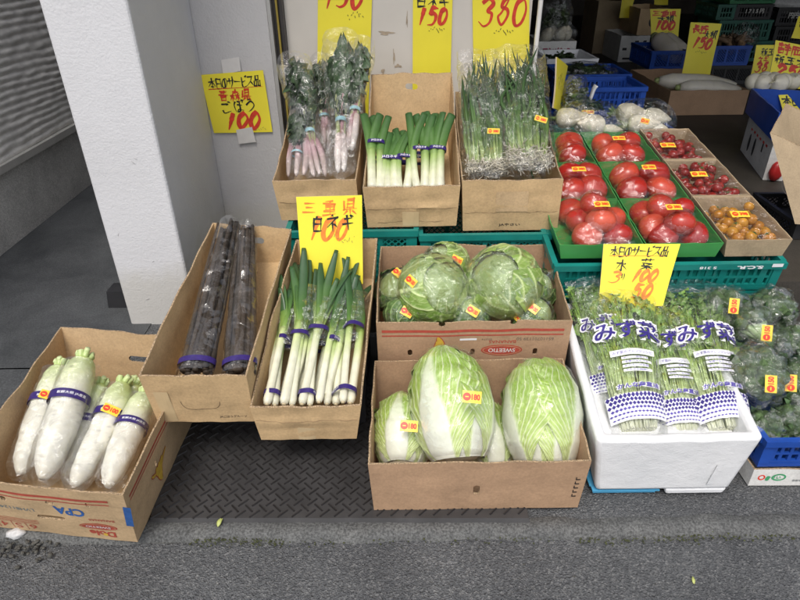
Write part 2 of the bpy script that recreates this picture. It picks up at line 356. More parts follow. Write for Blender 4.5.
def sheet(name, x0, x1, y0, y1, z, mat, nx=2, ny=2, amp=0, zf=None):
    xs = np.linspace(x0, x1, nx); ys = np.linspace(y0, y1, ny); X, Yg = np.meshgrid(xs, ys)
    P = np.c_[X.ravel(), Yg.ravel(), np.zeros(X.size)]; P[:, 2] = z + (amp * sn(P, 4, 3) if amp else 0)
    if zf is not None: P[:, 2] += zf(P)
    return tag(link_mesh(name, P, grid_faces(nx, ny), mat), kind='structure')
# road in front (a little lower), apron of asphalt, concrete kerb strip between
sheet('road', -40, 40, -40, 1.012, -.022, ASPH)
def kerbz(P): return np.where(P[:, 1] < 1.013, -.03, 0) + .003 * sn(P, 9, 8) * (P[:, 1] > 1.02)
xs = np.linspace(-3, 3, 150); prof = [(1.000, -.034), (1.012, -.019), (1.020, -.004), (1.034, .0005), (1.062, .0015), (1.070, -.012)]
KV = []
for (yy, zz) in prof:
    for x in xs: KV.append((x, yy + .004 * math.sin(x * 9) + .004 * math.sin(x * 31 + 2) - .02 * x * .3, zz + .0018 * math.sin(x * 47 + yy * 90)))
tag(link_mesh('kerb', KV, grid_faces(len(xs), len(prof)), CONC), kind='structure')
sheet('pavement', -1.0, 40, 1.05, 2.9, -.004, ASPH)
sheet('passage_floor', -40, -1.0, 1.745, 40, -.001, PAVE)
sheet('passage_apron', -40, -1.0, 1.04, 1.742, -.004, PAVE)
# shop floor, one low step up, mostly hidden by the stock
V, F = hexm(A([(-.46, 1.95, -.02), (6.0, 1.95, -.02), (6.0, 12, -.02), (-.46, 12, -.02)]), A([(-.46, 1.95, FLOOR2), (6.0, 1.95, FLOOR2), (6.0, 12, FLOOR2)  , (-.46, 12, FLOOR2)]))
tag(link_mesh('shop_floor', V, F, SHOPF, smooth=False), kind='structure')

# moss and grit along the kerb
MOSS = plain('moss', (.055, .062, .022), .9, .4, 60); GRIT = plain('grit', (.07, .068, .06), .9, .35, 90)
rng = np.random.RandomState(3)
def bits(name, pts, smin, smax, mat, seed, flat=.6):
    r = np.random.RandomState(seed); ms = []
    ico = bmesh.new(); bmesh.ops.create_icosphere(ico, subdivisions=1, radius=1); iv = A([v.co[:] for v in ico.verts]); fi = [[v.index for v in f.verts] for f in ico.faces]; ico.free()
    for p in pts:
        s = r.uniform(smin, smax) * A([1, r.uniform(.6, 1.2), flat]); ms.append((iv * s * (1 + .25 * r.normal(size=(len(iv), 1))) + A(p), fi))
    V, F, _ = cat_(*ms); return link_mesh(name, V, F, mat)
def kerb_y(x): return 1.006 + .004 * math.sin(x * 9) - .006 * x
pts = [(x, kerb_y(x) + rng.normal(0, .007), -.018 + rng.uniform(0, .008)) for x in np.concatenate([rng.uniform(-.55, -.30, 190), rng.uniform(.45, 1.0, 230), rng.uniform(-.3, .4, 90)])]
tag(bits('moss', pts, .0010, .0030, MOSS, 1), kind='stuff')
pts = [(rng.uniform(-1.15, -.88), 1.0 + rng.normal(0, .022), -.018 + rng.uniform(0, .012)) for _ in range(130)]
tag(bits('gutter_rubble', pts, .002, .008, GRIT, 2), kind='stuff')
pts = [(rng.uniform(-1.2, 1.3), rng.uniform(.62, 1.0), -.02) for _ in range(90)]
tag(bits('loose_grit', pts, .0012, .003, GRIT, 5), kind='stuff')

# ------------------------------------------------------------------ white stucco pillar
def mat_stucco(name, a, b, bs=.8):
    m, n, l, p = nt(name); t = noise(n, l, 2.2, 6, .6); r = ramp(n, l, t.outputs[0], [(.3, a), (.7, b)])
    # grime rises from the ground with an edge of its own
    c = n.new('ShaderNodeTexCoord'); sx = n.new('ShaderNodeSeparateXYZ'); l.new(c.outputs['Object'], sx.inputs[0])
    t5 = noise(n, l, 5, 6, .7); ad = n.new('ShaderNodeMath'); ad.operation = 'MULTIPLY_ADD'; ad.inputs[1].default_value = -.28; l.new(t5.outputs[0], ad.inputs[0]); l.new(sx.outputs[2], ad.inputs[2])
    g = ramp(n, l, ad.outputs[0], [(.04, (1, 1, 1)), (.14, (0, 0, 0))]); gm = n.new('ShaderNodeMath'); gm.operation = 'MULTIPLY'; gm.inputs[1].default_value = .55; l.new(g.outputs[0], gm.inputs[0])
    cc = mixc(n, l, gm.outputs[0], r.outputs[0], (.50, .48, .42))
    l.new(cc, p.inputs['Base Color']); p.inputs['Roughness'].default_value = .75
    t2 = noise(n, l, 130, 4, .55); t3 = noise(n, l, 45, 3)
    b1 = bump(n, l, t2.outputs[0], bs, .006); b2 = bump(n, l, t3.outputs[0], bs * .5, .01, b1); l.new(b2.outputs[0], p.inputs['Normal']); return m
STUC = mat_stucco('white_stucco', (.60, .60, .615), (.68, .68, .70), .26); STUC2 = mat_stucco('grey_stucco', (.47, .46, .46), (.54, .53, .53), .35)
t = thing('shop_pillar', 'white stucco pillar at the shop corner beside the grey passage', 'pillar', (-.95, 2.03, 0))
V, F = hexm(A([(-1.083, 2.03, -.02), (-.815, 2.03, -.02), (-.83, 2.69, -.02), (-1.083, 2.69, -.02)]), A([(-1.083, 2.03, 2.6), (-.815, 2.03, 2.6), (-.83, 2.69, 2.6), (-1.083, 2.69, 2.6)]))
o = part('stucco_body', V, F, STUC, t, smooth=False); bevel_obj(o, .012, 3)
V, F = hexm(A([(-1.225, 2.155, -.01), (-1.085, 2.155, -.01), (-1.085, 2.24, -.01), (-1.225, 2.24, -.01)]), A([(-1.215, 2.16, .075), (-1.085, 2.16, .075), (-1.085, 2.235, .075), (-1.215, 2.235, .075)]))
part('base_bracket', V, F, DARK, t, smooth=False)
t = thing('shop_wall', 'pale grey wall between the white pillar and the dark door rail', 'wall', (-.68, 2.69, 0))
V, F = hexm(A([(-1.083, 2.693, -.02), (-.525, 2.693, -.02), (-.525, 2.85, -.02), (-1.083, 2.85, -.02)]), A([(-1.083, 2.693, 2.6), (-.525, 2.693, 2.6), (-.525, 2.85, 2.6), (-1.083, 2.85, 2.6)]))
part('wall_face', V, F, STUC2, t, smooth=False)
t = thing('shutter_rail', 'dark metal shutter rail beside the pale grey wall', 'door rail', (-.49, 2.72, 0))
ALU = plain('aluminium', (.50, .49, .47), .4, .06, 20, metal=.6); DKM = plain('dark_metal', (.035, .03, .028), .45, .2, 20); OCH = plain('ochre_tone', (.30, .22, .03), .5, .15, 20)
for nm, x0, x1, y0, y1, mm in (('outer_flange', -.523, -.508, 2.688, 2.75, ALU), ('channel', -.507, -.475, 2.725, 2.80, DKM), ('ochre_strip', -.492, -.484, 2.712, 2.724, OCH), ('inner_flange', -.474, -.462, 2.70, 2.79, DKM)):  # thin ochre strip set in front of the dark channel
    V, F = hexm(A([(x0, y0, .0), (x1, y0, .0), (x1, y1, .0), (x0, y1, .0)]), A([(x0, y0, 2.5), (x1, y0, 2.5), (x1, y1, 2.5), (x0, y1, 2.5)])); part(nm, V, F, mm, t, smooth=False)
PANEL = plain('panel_enamel', (.62, .58, .52), .35, .05, 5, .04, 30)
t = thing('backing_panel', 'stained beige metal panel behind the upper row of boxes', 'panel', (.06, 2.74, FLOOR2))
V, F = hexm(A([(-.461, 2.74, FLOOR2 + .002), (.56, 2.74, FLOOR2 + .002), (.56, 2.775, FLOOR2 + .002), (-.461, 2.775, FLOOR2 + .002)]), A([(-.461, 2.74, 2.3), (.56, 2.74, 2.3), (.56, 2.775, 2.3), (-.461, 2.775, 2.3)])); o = part('panel_sheet', V, F, PANEL, t, smooth=False)
STAIN = plain('rust_stain', (.40, .32, .23), .6, .2, 40)
for (px, py, w, h, s) in ((386, 33, .055, .014, 1), (394, 57, .008, .05, 2), (398, 66, .03, .012, 3), (407, 20, .006, .05, 4), (383, 72, .012, .03, 6)):
    c = at(px, py, 2.738); a = np.linspace(0, 2 * PI, 18, endpoint=False); r = 1 + .35 * np.sin(a * 3 + s) + .25 * np.sin(a * 5 + 2 * s)
    part('stain', np.c_[c[0] + w / 2 * r * np.cos(a), np.full(18, 2.7385 - .0001 * s), c[2] + h / 2 * r * np.sin(a)], [list(range(18))], STAIN, t)
POLE = plain('white_plastic', (.72, .71, .68), .4, .05, 20)
t = thing('edge_post', 'narrow white post at the right edge of the beige panel', 'post', (.59, 2.70, FLOOR2)); PTS = A([(.578, 2.69, FLOOR2), (.580, 2.69, .85), (.60, 2.69, 2.3)]); V, F = loft(spline(PTS, 8), .010, 8, (0, 1, 0)); part('post_tube', V, F, POLE, t)
V, F = bxm((.578, 2.69, .222), (.05, .05, .04)); part('post_foot', V, F, POLE, t, smooth=False)

# ------------------------------------------------------------------ neighbouring house: wavy siding, trim, foundation
t = thing('neighbour_house', 'neighbouring house wall of wavy grey brown siding across the passage', 'house', (-1.98, 4, 0))
ny, nz = 420, 260; ys = np.linspace(1.2, 6.0, ny); zs = np.linspace(.385, 2.2, nz); Yg, Zg = np.meshgrid(ys, zs)
P = np.c_[np.zeros(Yg.size), Yg.ravel(), Zg.ravel()]
w = sn(np.c_[P[:, 0], P[:, 1] * 3.5 + P[:, 2] * 3, P[:, 2] * 7], 1.0, 4) * 1.3; w2 = sn(np.c_[P[:, 0], P[:, 1] * 14, P[:, 2] * 22], 1.0, 9) * .8
ph = P[:, 2] * 2 * PI / .040 + w * 5.5 + w2 * .7; hgt = (np.abs(np.sin(ph / 2)) ** .7) * (.75 + .35 * sn(P * A([1, 1, 1]), 9, 12))
P[:, 0] = -1.975 + .013 * hgt + .002 * sn(P, 60, 5)
SID = plain('siding_stone', (.78, .76, .72), .75, .14, 14, .3, 180)
part('siding', P, grid_faces(ny, nz), SID, t)
V, F = bxm((-1.968, 3.6, .3665), (.05, 4.8, .036)); part('sill_trim', V, F, plain('trim_paint', (.46, .45, .42), .5, .08, 15), t, smooth=False)
V, F = bxm((-2.06, 3.6, .165), (.19, 4.8, .36)); part('foundation', V, F, FOUND, t, smooth=False)
V, F = bxm((-2.20, 3.6, 1.4), (.40, 4.8, 2.0)); part('house_core', V, F, FOUND, t, smooth=False)

# ------------------------------------------------------------------ shop shell (dark behind the stock, and the overhang that shades the upper row)
t = thing('shop_building', 'dark shop interior with ceiling over the stacked crates', 'building', (2.5, 6, 0))
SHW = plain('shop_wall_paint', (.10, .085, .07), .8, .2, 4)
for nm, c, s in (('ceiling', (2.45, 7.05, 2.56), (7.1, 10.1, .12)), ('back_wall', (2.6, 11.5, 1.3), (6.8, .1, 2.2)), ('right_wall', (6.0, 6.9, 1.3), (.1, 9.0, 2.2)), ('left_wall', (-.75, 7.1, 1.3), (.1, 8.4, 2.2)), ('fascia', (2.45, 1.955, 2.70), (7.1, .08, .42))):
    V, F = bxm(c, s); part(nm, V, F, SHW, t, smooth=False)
BRN = plain('brown_wood', (.055, .022, .012), .6, .3, 12)
p0 = atz(712, 30, FLOOR2 + .01); p0[1] = 8.6; p0[0] = at(709, 5, 8.6)[0]
t = thing('wooden_post', 'dark brown wooden post standing behind the crates of the shop', 'post', (p0[0], 8.6, FLOOR2))
V, F = bxm((p0[0], 8.6, 1.29), (.20, .16, 2.17)); part('post_body', V, F, BRN, t, smooth=False); V, F = bxm((p0[0], 8.6, .25), (.26, .22, .09)); part('post_base', V, F, BRN, t, smooth=False)

# ------------------------------------------------------------------ chequer-plate rubber mat
RUB = plain('rubber', (.040, .0385, .039), .5, .3, 9, .15, 120); RUB2 = plain('rubber_tread', (.020, .018, .018), .4, .25, 20)  # darker tread colour stands in for the shading of the bars' relief
t = thing('rubber_mat', 'black chequer plate rubber mat lying under the front boxes', 'mat', (0, 1.25, 0))
V, F = hexm(A([(-.665, 1.060, 0.001), (.33, 1.044, 0.001), (.33, 1.9, 0.001), (-.78, 1.9, 0.001)]), A([(-.663, 1.066, .0115), (.328, 1.050, .0115), (.328, 1.895, .0115), (-.775, 1.895, .0115)])); ms = [(V, F)]
pit = .0262
for m_ in range(-70, 70):                                     # tread bars on a lattice turned by 45 degrees, alternately along and across
    for n_ in range(-10, 110):
        x = -.02 + (m_ - n_) * pit * .7071; y = 1.074 + (m_ + n_) * pit * .7071
        if x > .318 or x < -.652 or y > 1.62 or y < 1.072: continue
        a = PI / 4 if m_ % 2 == n_ % 2 else -PI / 4; c, sn_ = math.cos(a), math.sin(a); B = []
        for (lx, ly, lz) in ((-.0165, -.0026, 0), (.0165, -.0026, 0), (.0165, .0026, 0), (-.0165, .0026, 0), (-.0150, -.0009, .0038), (.0150, -.0009, .0038), (.0150, .0009, .0038), (-.0150, .0009, .0038)):
            B.append((x + c * lx - sn_ * ly, y + sn_ * lx + c * ly, .0113 + lz))
        ms.append(hexm(A(B[:4]), A(B[4:])))
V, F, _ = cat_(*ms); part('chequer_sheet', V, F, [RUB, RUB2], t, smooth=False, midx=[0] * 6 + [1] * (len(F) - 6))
# leaf scraps
MARK = plain('scuff_mark', (.40, .395, .39), .8, .2, 60)
for (px, py, dx, dz, w) in ((131, 161, .012, -.012, .0016), (134, 158, .010, -.008, .0012), (118, 236, .006, .012, .0014), (152, 262, .010, .004, .0016), (146, 300, .016, .006, .0018)):
    c = at(px, py, 2.0288); V, F = loft(A([c, c + A([dx * .5, 0, dz * .5 + .001]), c + A([dx, 0, dz])]), A([.0004, w * .5, .0003]), 6); pil = [o for o in bpy.data.objects if o.name == 'shop_pillar'][0]; part('scuff_mark', V, F, MARK, pil)
LEAF = veg('leaf_scrap', .5, .1); 
for (px, py, z, sz, lab) in ((220, 523, .004, .022, 'pale yellow green leaf scrap on the concrete kerb before the rubber mat'), (693, 581, -.021, .014, 'small pale leaf scrap on the asphalt road before the foam box')):
    c = atz(px, py, z); q = spline([c + A([-.1, -.6, .05]) * sz, c + A([0, 0, .35]) * sz, c + A([.25, .8, .15]) * sz], 8); V, F = loft(q, A([.02, .2, .28, .3, .28, .22, .14, .03]) * sz, 6, rad2=A([.05] * 8) * sz)
    tag(link_mesh('leaf_scrap', V, F, LEAF, cols=np.tile(A([[.42, .46, .14]]), (len(V), 1))), lab, 'leaf')
BAGW = plain('grubby_bag', (.5, .5, .5), .4, .2, 60)
t = thing('litter_bag', 'crumpled white plastic scrap in the gutter under the radish box', 'litter', atz(18, 536, -.01)); V, F = uvs(16, 10); V = V * A([.024, .015, .011]) * (1 + .5 * crk(V, 3, 4))[:, None] + base(t) + A([0, 0, .01]); part('scrap', V, F, BAGW, t)
# ================================================================== BOXES
class Box: pass
def make_box(name, label, cat, B, T, mat, t=.0045, group=None, bulge=.004, seed=0, crease=None, cuts=(), rim=None, n=14, m=8, edge=None, dips=None):
    """cardboard box from bottom corners B and top corners T, each front-left, front-right, back-right, back-left"""
    B = A(B, float); T = A(T, float); c0 = B.mean(0)
    def inset(Q, d):
        out = Q.copy()
        for i in range(4):
            e1 = nrm(Q[(i + 1) % 4] - Q[i]); e0 = nrm(Q[(i - 1) % 4] - Q[i]); out[i] = Q[i] + (e0 + e1) * d
        return out
    Bi, Ti = inset(B, t), inset(T, t)
    rng = np.random.RandomState(seed); amp = rng.uniform(-.3, 1.0, 4) * bulge; rj = rng.uniform(0, 6.28, 4)
    def wall(side, u, v, inner=False, off=0.0):
        u = np.asarray(u, float); v = np.asarray(v, float); b, tt = (Bi, Ti) if inner else (B, T); i, j = side, (side + 1) % 4
        P = (b[i] * (1 - u)[..., None] + b[j] * u[..., None]) * (1 - v)[..., None] + (tt[i] * (1 - u)[..., None] + tt[j] * u[..., None]) * v[..., None]
        nn = nrm(np.cross(B[j] - B[i], T[i] - B[i]))
        d = amp[side] * np.sin(PI * u) * (.25 + .75 * v) + .0012 * np.sin(PI * u) * np.sin(u * 17 + rj[side]) * v
        if crease is not None and side == 0: d = d + .006 * np.clip(1 - np.abs(v - crease) / .12, 0, 1) * np.sin(PI * u) ** .3
        d = d + (bulge * .35 * np.sin(u * 7.3 + v * 5 + rj[side]) * np.sin(u * 13.1 - v * 9 + 2 * rj[side]) * np.sin(PI * u) if bulge > .0025 else 0)
        P = P + nn * (d + off)[..., None]
        P[..., 2] += (.0022 if bulge < .0025 else .0045) * (.6 * np.sin(u * 6 + rj[side]) + .5 * np.sin(u * 23 + 3 * rj[side])) * np.sin(PI * u) * np.clip(v, 0, 1) ** 4
        if dips and side in dips: P[..., 2] -= dips[side] * np.sin(PI * u) ** .8 * np.clip(v, 0, 1) ** 2
        return P
    us = np.linspace(0, 1, n, endpoint=False); vs = np.linspace(0, 1, m)
    def ringv(v, inner): return np.vstack([wall(s, us, np.full(n, v), inner) for s in range(4)])
    N = 4 * n; V = []; F = []; mi = []
    for v in vs: V.append(ringv(v, False))
    for v in vs[::-1]: V.append(ringv(v, True) if v > 0 else ringv(.02, True))
    f = grid_faces(N, 2 * m, True); F += f; mi += [1 if N * (m - 1) <= k < N * m else 0 for k in range(len(f))]
    V = np.vstack(V)
    F.append(list(range(N))[::-1]); mi.append(0); F.append([N * (2 * m - 1) + k for k in range(N)]); mi.append(0)
    root = thing(name, label, cat, c0, group)
    o = part('box_body', V, F, [mat, edge or K_EDGE], root, midx=mi, smooth=False)
    for poly in o.data.polygons: poly.use_smooth = poly.material_index == 0 and len(poly.vertices) == 4
    try:
        o.data.set_sharp_from_angle(angle=math.radians(35))
    except Exception: pass
    if cuts:
        ms = []
        for (s, u, v, w, h) in cuts:
            c = wall(s, A(u), A(v)); du = nrm(wall(s, A(u + .01), A(v)) - wall(s, A(u - .01), A(v))); dv = nrm(wall(s, A(u), A(v + .01)) - wall(s, A(u), A(v - .01))); nn = np.cross(du, dv)
            k = 20; a = np.linspace(0, 2 * PI, k, endpoint=False); r = min(w, h) / 2
            ex = np.sign(np.cos(a)) * (w / 2 - r) + r * np.cos(a); ey = np.sign(np.sin(a)) * (h / 2 - r) + r * np.sin(a)
            ring = c + ex[:, None] * du + ey[:, None] * dv
            ms.append((np.vstack([ring - nn * .02, ring + nn * .02]), [list(range(k))[::-1], list(range(k, 2 * k))] + [[i, (i + 1) % k, k + (i + 1) % k, k + i] for i in range(k)]))
        Vc, Fc, _ = cat_(*ms); cu = part('cutter', Vc, Fc, [mat, K_EDGE], root, smooth=False, midx=[1] * len(Fc)); bpy.context.view_layer.update()
        md = o.modifiers.new('cut', 'BOOLEAN'); md.object = cu; md.operation = 'DIFFERENCE'; md.solver = 'EXACT'
        bpy.context.view_layer.update()
        me = bpy.data.meshes.new_from_object(o.evaluated_get(bpy.context.evaluated_depsgraph_get()))
        o.modifiers.remove(md); o.data = me; cm = cu.data; bpy.data.objects.remove(cu); bpy.data.meshes.remove(cm)
    bx = Box(); bx.root = root; bx.wall = wall; bx.B = B; bx.T = T; bx.body = o
    def size(side): return np.linalg.norm(T[(side + 1) % 4] - T[side]), np.linalg.norm(T[side] - B[side])
    bx.size = size
    def prnt(pname, side, VF, mat2, off=.0008, inner=False, par=None):
        """VF is 2-D in metres, origin at the wall's bottom left corner"""
        V2, F2 = VF; W, Hh = size(side); u = V2[:, 0] / W; v = V2[:, 1] / Hh
        P = wall(side, u, v, inner, 0.0); nn = nrm(np.cross(B[(side + 1) % 4] - B[side], T[side] - B[side]))
        z = off + (V2[:, 2] if V2.shape[1] > 2 else 0)
        P = P + nn * np.broadcast_to(A(z, float) * (-1 if inner else 1), (len(P),))[:, None]
        return sub(pname, P, F2, mat2, root, par or root, smooth=False)
    bx.prnt = prnt
    return bx
def inner_panel(bx, side, h0, mat): pass
def banana_art(bx, side, cx, cy, s, flip=False):
    k = -1 if flip else 1; ms = []; ol = []
    for (a0, ln, w, dx) in ((.2, 1.0, .30, -.25), (.55, 1.05, .30, .05), (1.0, .9, .26, .35), (-.3, .7, .12, -.62), (1.5, .6, .12, .78)):
        t = np.linspace(0, 1, 16); an = a0 + t * .9; q = np.c_[np.cumsum(np.cos(an + .6)) / 16 * ln + dx, np.cumsum(np.sin(an + .6)) / 16 * ln]
        N = np.c_[-np.sin(an + .6), np.cos(an + .6)]; ww = w / 2 * np.sin(PI * np.clip(t * .92 + .06, 0, 1)) ** .6
        for lst, g, zz in ((ms, 0, .0004), (ol, .035, 0.0)):
            L = (q + N * (ww + g)[:, None]); R = (q - N * (ww + g)[:, None]); V = A([p for pr in zip(L, R) for p in pr]) * s * k + A([cx, cy]); V = np.c_[V, np.full(len(V), zz + .00004 * len(lst))]
            lst.append((V, [[2 * i, 2 * i + 1, 2 * i + 3, 2 * i + 2] for i in range(15)]))
    V, F, _ = cat_(*ol); bx.prnt('print_outline', side, (V, F), REDP); V, F, _ = cat_(*ms); bx.prnt('banana_print', side, (V, F), BANANA)

# ---- chinese cabbage box (front centre)
NB = make_box('cardboard_box', 'brown cardboard box of Chinese cabbages on the rubber mat at the front', 'box',
    [(-.076, 1.082, .012), (.463, 1.082, .012), (.463, 1.43, .012), (-.076, 1.43, .012)], [(-.085, 1.072, .190), (.470, 1.072, .192), (.480, 1.435, .240), (-.077, 1.435, .240)], K_BRN, seed=3, bulge=.004, cuts=[(0, .495, .43, .017, .036)], n=26, m=10)
NB.prnt('side_print', 0, cat_(*[rect2(.528 + .0 * k, .045 + .016 * k, .540, .049 + .016 * k) for k in range(5)], *[rect2(.528, .045 + .016 * k, .5305, .056 + .016 * k) for k in range(5)])[:2] , BLK)
# ---- banana carton with cabbages (behind)
SB = make_box('banana_carton', 'brown banana carton of green cabbages behind the Chinese cabbage box', 'box',
    [(-.067, 1.470, .115), (.497, 1.470, .115), (.505, 1.88, .165), (-.065, 1.88, .165)], [(-.070, 1.460, .357), (.500, 1.460, .355), (.513, 1.885, .398), (-.065, 1.885, .398)], K_BRN, seed=5, bulge=.003,
    cuts=[(0, .17, .54, .014, .024), (0, .50, .54, .014, .024), (0, .83, .54, .014, .024), (0, .335, .985, .02, .02), (0, .70, .985, .02, .02), (2, .35, .985, .02, .02), (2, .65, .985, .02, .02)], n=30, m=10)
Hs = SB.size(0)[1]
for k, (y, h) in enumerate(((Hs - .036, .009), (Hs - .050, .0045))): SB.prnt('red_stripe', 0, rect2(.015, y, .55, y + h, 24), REDP)
SB.prnt('oval_print', 0, oval(.372, Hs - .104, .062, .020), REDP, .0006); SB.prnt('oval_line', 0, ring2(.372, Hs - .104, .057, .0165, .0016), K_TAN, .0012)
SB.prnt('lettering', 0, fit(typed('SWEETIO', 1, .012), .372, Hs - .104, .080, .014, True), WHITE_CARD, .0016)
SB.prnt('lettering', 0, fit(typed('BANANAS', 1, .01), .372, Hs - .073, .080, .011, True), REDP); SB.prnt('date_print', 0, fit(typed('65110701139 50', 1, 0), .468, Hs - .064, .11, .011, True), plain('date_ink', (.16, .12, .09), .7, .2, 50)); SB.prnt('date_print', 0, fit(typed('50274', 1, 0), .325, Hs - .064, .03, .006, True), MATS['date_ink'])
SB.prnt('barcode_strip', 0, rect2(.245, Hs - .067, .295, Hs - .060, 4), WHT)
banana_art(SB, 0, .178, Hs - .125, .072)
# ---- daikon carton (far left front)
DB = make_box('banana_carton', 'tan banana carton of white radishes turned askew at the left front', 'box',
    [(-1.075, 1.052, .004), (-.672, .998, .004), (-.655, 1.53, .018), (-1.085, 1.56, .018)], [(-1.060, 1.010, .232), (-.634, .948, .232), (-.632, 1.53, .264), (-1.072, 1.592, .272)], K_PALE, seed=8, bulge=.005,
    cuts=[(0, .49, .38, .075, .018), (0, .53, .70, .022, .017), (0, .77, .74, .012, .021), (0, .24, .68, .014, .022), (1, .30, .55, .010, .024), (1, .62, .58, .010, .02), (2, .43, .62, .075, .022), (2, .40, .40, .02, .03)], n=30, m=10)
Wd, Hd = DB.size(0)
for y, h in ((Hd - .044, .009), (Hd - .059, .004)): DB.prnt('red_stripe', 0, rect2(.01, y, Wd - .045, y + h, 24), REDP)
for y, h in ((Hd - .040, .008), (Hd - .053, .004)): DB.prnt('red_stripe', 1, rect2(.02, y, .50, y + h, 24), REDP)
DB.prnt('blue_bar', 0, fit(rect2(0, 0, .016, .092, 1), Wd - .016, .085, .020, .092, ang=-.06), BLUE_INK)
DB.prnt('blue_lettering', 0, fit(typed('CPA', 1, .035), Wd - .160, .130, .082, .036, True, -.03), BLUE_INK); DB.prnt('stamp_print', 0, fit(typed('LVH8112405', 1, .0), .115, .118, .115, .014, True), plain('stamp_ink', (.12, .19, .22), .7, .2, 50))
DB.prnt('lettering', 0, fit(typed('BANANAS', 1, .01), Wd - .080, .100, .068, .010, True), REDP); DB.prnt('oval_print', 0, oval(Wd - .097, .064, .052, .017), REDP, .0006); DB.prnt('oval_line', 0, ring2(Wd - .097, .064, .048, .0138, .0014), K_TAN, .0012)
DB.prnt('lettering', 0, fit(typed('SWEETIO', 1, .012), Wd - .097, .064, .068, .010, True), WHITE_CARD, .0016); DB.prnt('logo_print', 0, fit(typed('Dole', 1, .04), Wd - .092, .030, .074, .026, True), REDP); DB.prnt('logo_dot', 0, oval(Wd - .084, .028, .0065, .0065, 20), BANANA, .0014)
for k, ch in enumerate('4S6'): DB.prnt('case_print', 0, fit(typed(ch, 1, .0), .055 + .042 * k, .028, .020, .024, True), REDP); DB.prnt('case_frame', 0, cat_(rect2(.036 + .042 * k, .010, .0375 + .042 * k, .046), rect2(.036 + .042 * k, .046, .078 + .042 * k, .0475))[:2], REDP)
for k in range(3): DB.prnt('case_print', 0, rect2(.03, .052 + .006 * k, .165, .0535 + .006 * k, 8), REDP)
banana_art(DB, 1, .20, .118, .082, True)
# ---- burdock box and leek box (tilted towards the street on low crates)
GB = make_box('cardboard_box', 'tan cardboard box of wrapped brown burdock roots beside the white pillar', 'box',
    [(-.655, 1.225, .200), (-.395, 1.225, .198), (-.365, 1.80, .385), (-.600, 1.80, .385)], [(-.659, 1.20, .375), (-.388, 1.20, .371), (-.352, 1.81, .500), (-.606, 1.81, .527)], K_TAN, seed=11, bulge=.006, n=22, m=9, cuts=[(2, .5, .62, .07, .022)])
Wg, Hg = GB.size(0)
GB.prnt('stamp_print', 0, fit(typed('JAごぼうグループ', 1, .0), .215, .022, .075, .010), BLK)
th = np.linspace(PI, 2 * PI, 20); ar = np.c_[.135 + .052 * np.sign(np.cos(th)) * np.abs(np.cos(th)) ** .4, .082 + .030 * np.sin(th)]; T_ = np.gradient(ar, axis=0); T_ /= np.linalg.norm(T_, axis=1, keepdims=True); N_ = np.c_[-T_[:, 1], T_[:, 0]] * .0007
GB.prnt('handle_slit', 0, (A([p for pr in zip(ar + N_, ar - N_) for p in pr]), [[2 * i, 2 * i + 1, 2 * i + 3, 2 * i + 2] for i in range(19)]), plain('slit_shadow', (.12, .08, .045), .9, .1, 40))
LB = make_box('cardboard_box', 'tan cardboard box of loose leek bundles with a yellow price card at its back', 'box',
    [(-.380, 1.205, .150), (-.122, 1.205, .150), (-.080, 1.75, .345), (-.330, 1.75, .345)], [(-.391, 1.19, .277), (-.103, 1.19, .279), (-.070, 1.76, .487), (-.332, 1.76, .485)], K_TAN, seed=13, bulge=.006, crease=.55, n=22, m=11)
# ---- upper row on the teal crates
UL = make_box('cardboard_box', 'tan cardboard box of bagged red turnips at the left of the upper row', 'box',
    [(-.422, 2.005, .449), (-.140, 2.005, .449), (-.128, 2.44, .56), (-.405, 2.44, .56)], [(-.436, 1.99, .600), (-.146, 1.99, .602), (-.128, 2.45, .83), (-.415, 2.45, .80)], K_TAN, seed=17, bulge=.007, crease=.5, n=22, m=9, dips={1: .03, 3: .025})
UM = make_box('cardboard_box', 'tan cardboard box of short trimmed leeks in the middle of the upper row', 'box',
    [(-.110, 1.935, .447), (.200, 1.935, .450), (.205, 2.42, .605), (-.098, 2.42, .605)], [(-.121, 1.92, .598), (.207, 1.92, .600), (.212, 2.43, .872), (-.100, 2.43, .868)], K_TAN, seed=19, bulge=.007, crease=.5, n=24, m=11, cuts=[(2, .5, .82, .048, .022)], dips={1: .035, 3: .035})
UR = make_box('cardboard_box', 'tan cardboard box of bagged green onions at the right of the upper row', 'box',
    [(.224, 1.935, .430), (.555, 1.935, .430), (.550, 2.42, .57), (.232, 2.42, .57)], [(.212, 1.92, .618), (.550, 1.92, .620), (.560, 2.43, .80), (.226, 2.43, .80)], K_TAN, seed=23, bulge=.006, crease=.48, n=22, m=9, dips={1: .04, 3: .03})
UR.prnt('stamp_print', 0, fit(typed('JAやさい', 1, .02), .165, .022, .075, .012), BLK)
PB = UR.prnt('flap', 0, rect2(.115, .075, .225, .150, 6), K_PALE, .002)

CRS = plain('crease_line', (.30, .20, .105), .9, .15, 40)
for bx, ls in ((LB, ((.02, .078, .98),)), (UL, ((.03, .070, .97), (.30, .024, .72))), (UM, ((.02, .072, .98), (.12, .020, .85))), (UR, ((.02, .070, .36), (.66, .070, .98)))):
    W_ = bx.size(0)[0]
    for (u0, y, u1) in ls:
        q = np.c_[np.linspace(u0, u1, 40) * W_, y + .0018 * np.sin(np.linspace(0, 9, 40) + W_ * 50) + .0009 * np.sin(np.linspace(0, 41, 40))]; th = .0009 * (1 + .5 * np.sin(np.linspace(0, 23, 40)))
        bx.prnt('crease', 0, (A([p for a_, t_ in zip(q, th) for p in (a_ + A([0, t_]), a_ - A([0, t_]))]), [[2 * i, 2 * i + 1, 2 * i + 3, 2 * i + 2] for i in range(39)]), CRS, .0007)
PTAPE = plain('packing_tape', (.56, .42, .24), .22, .06, 30)
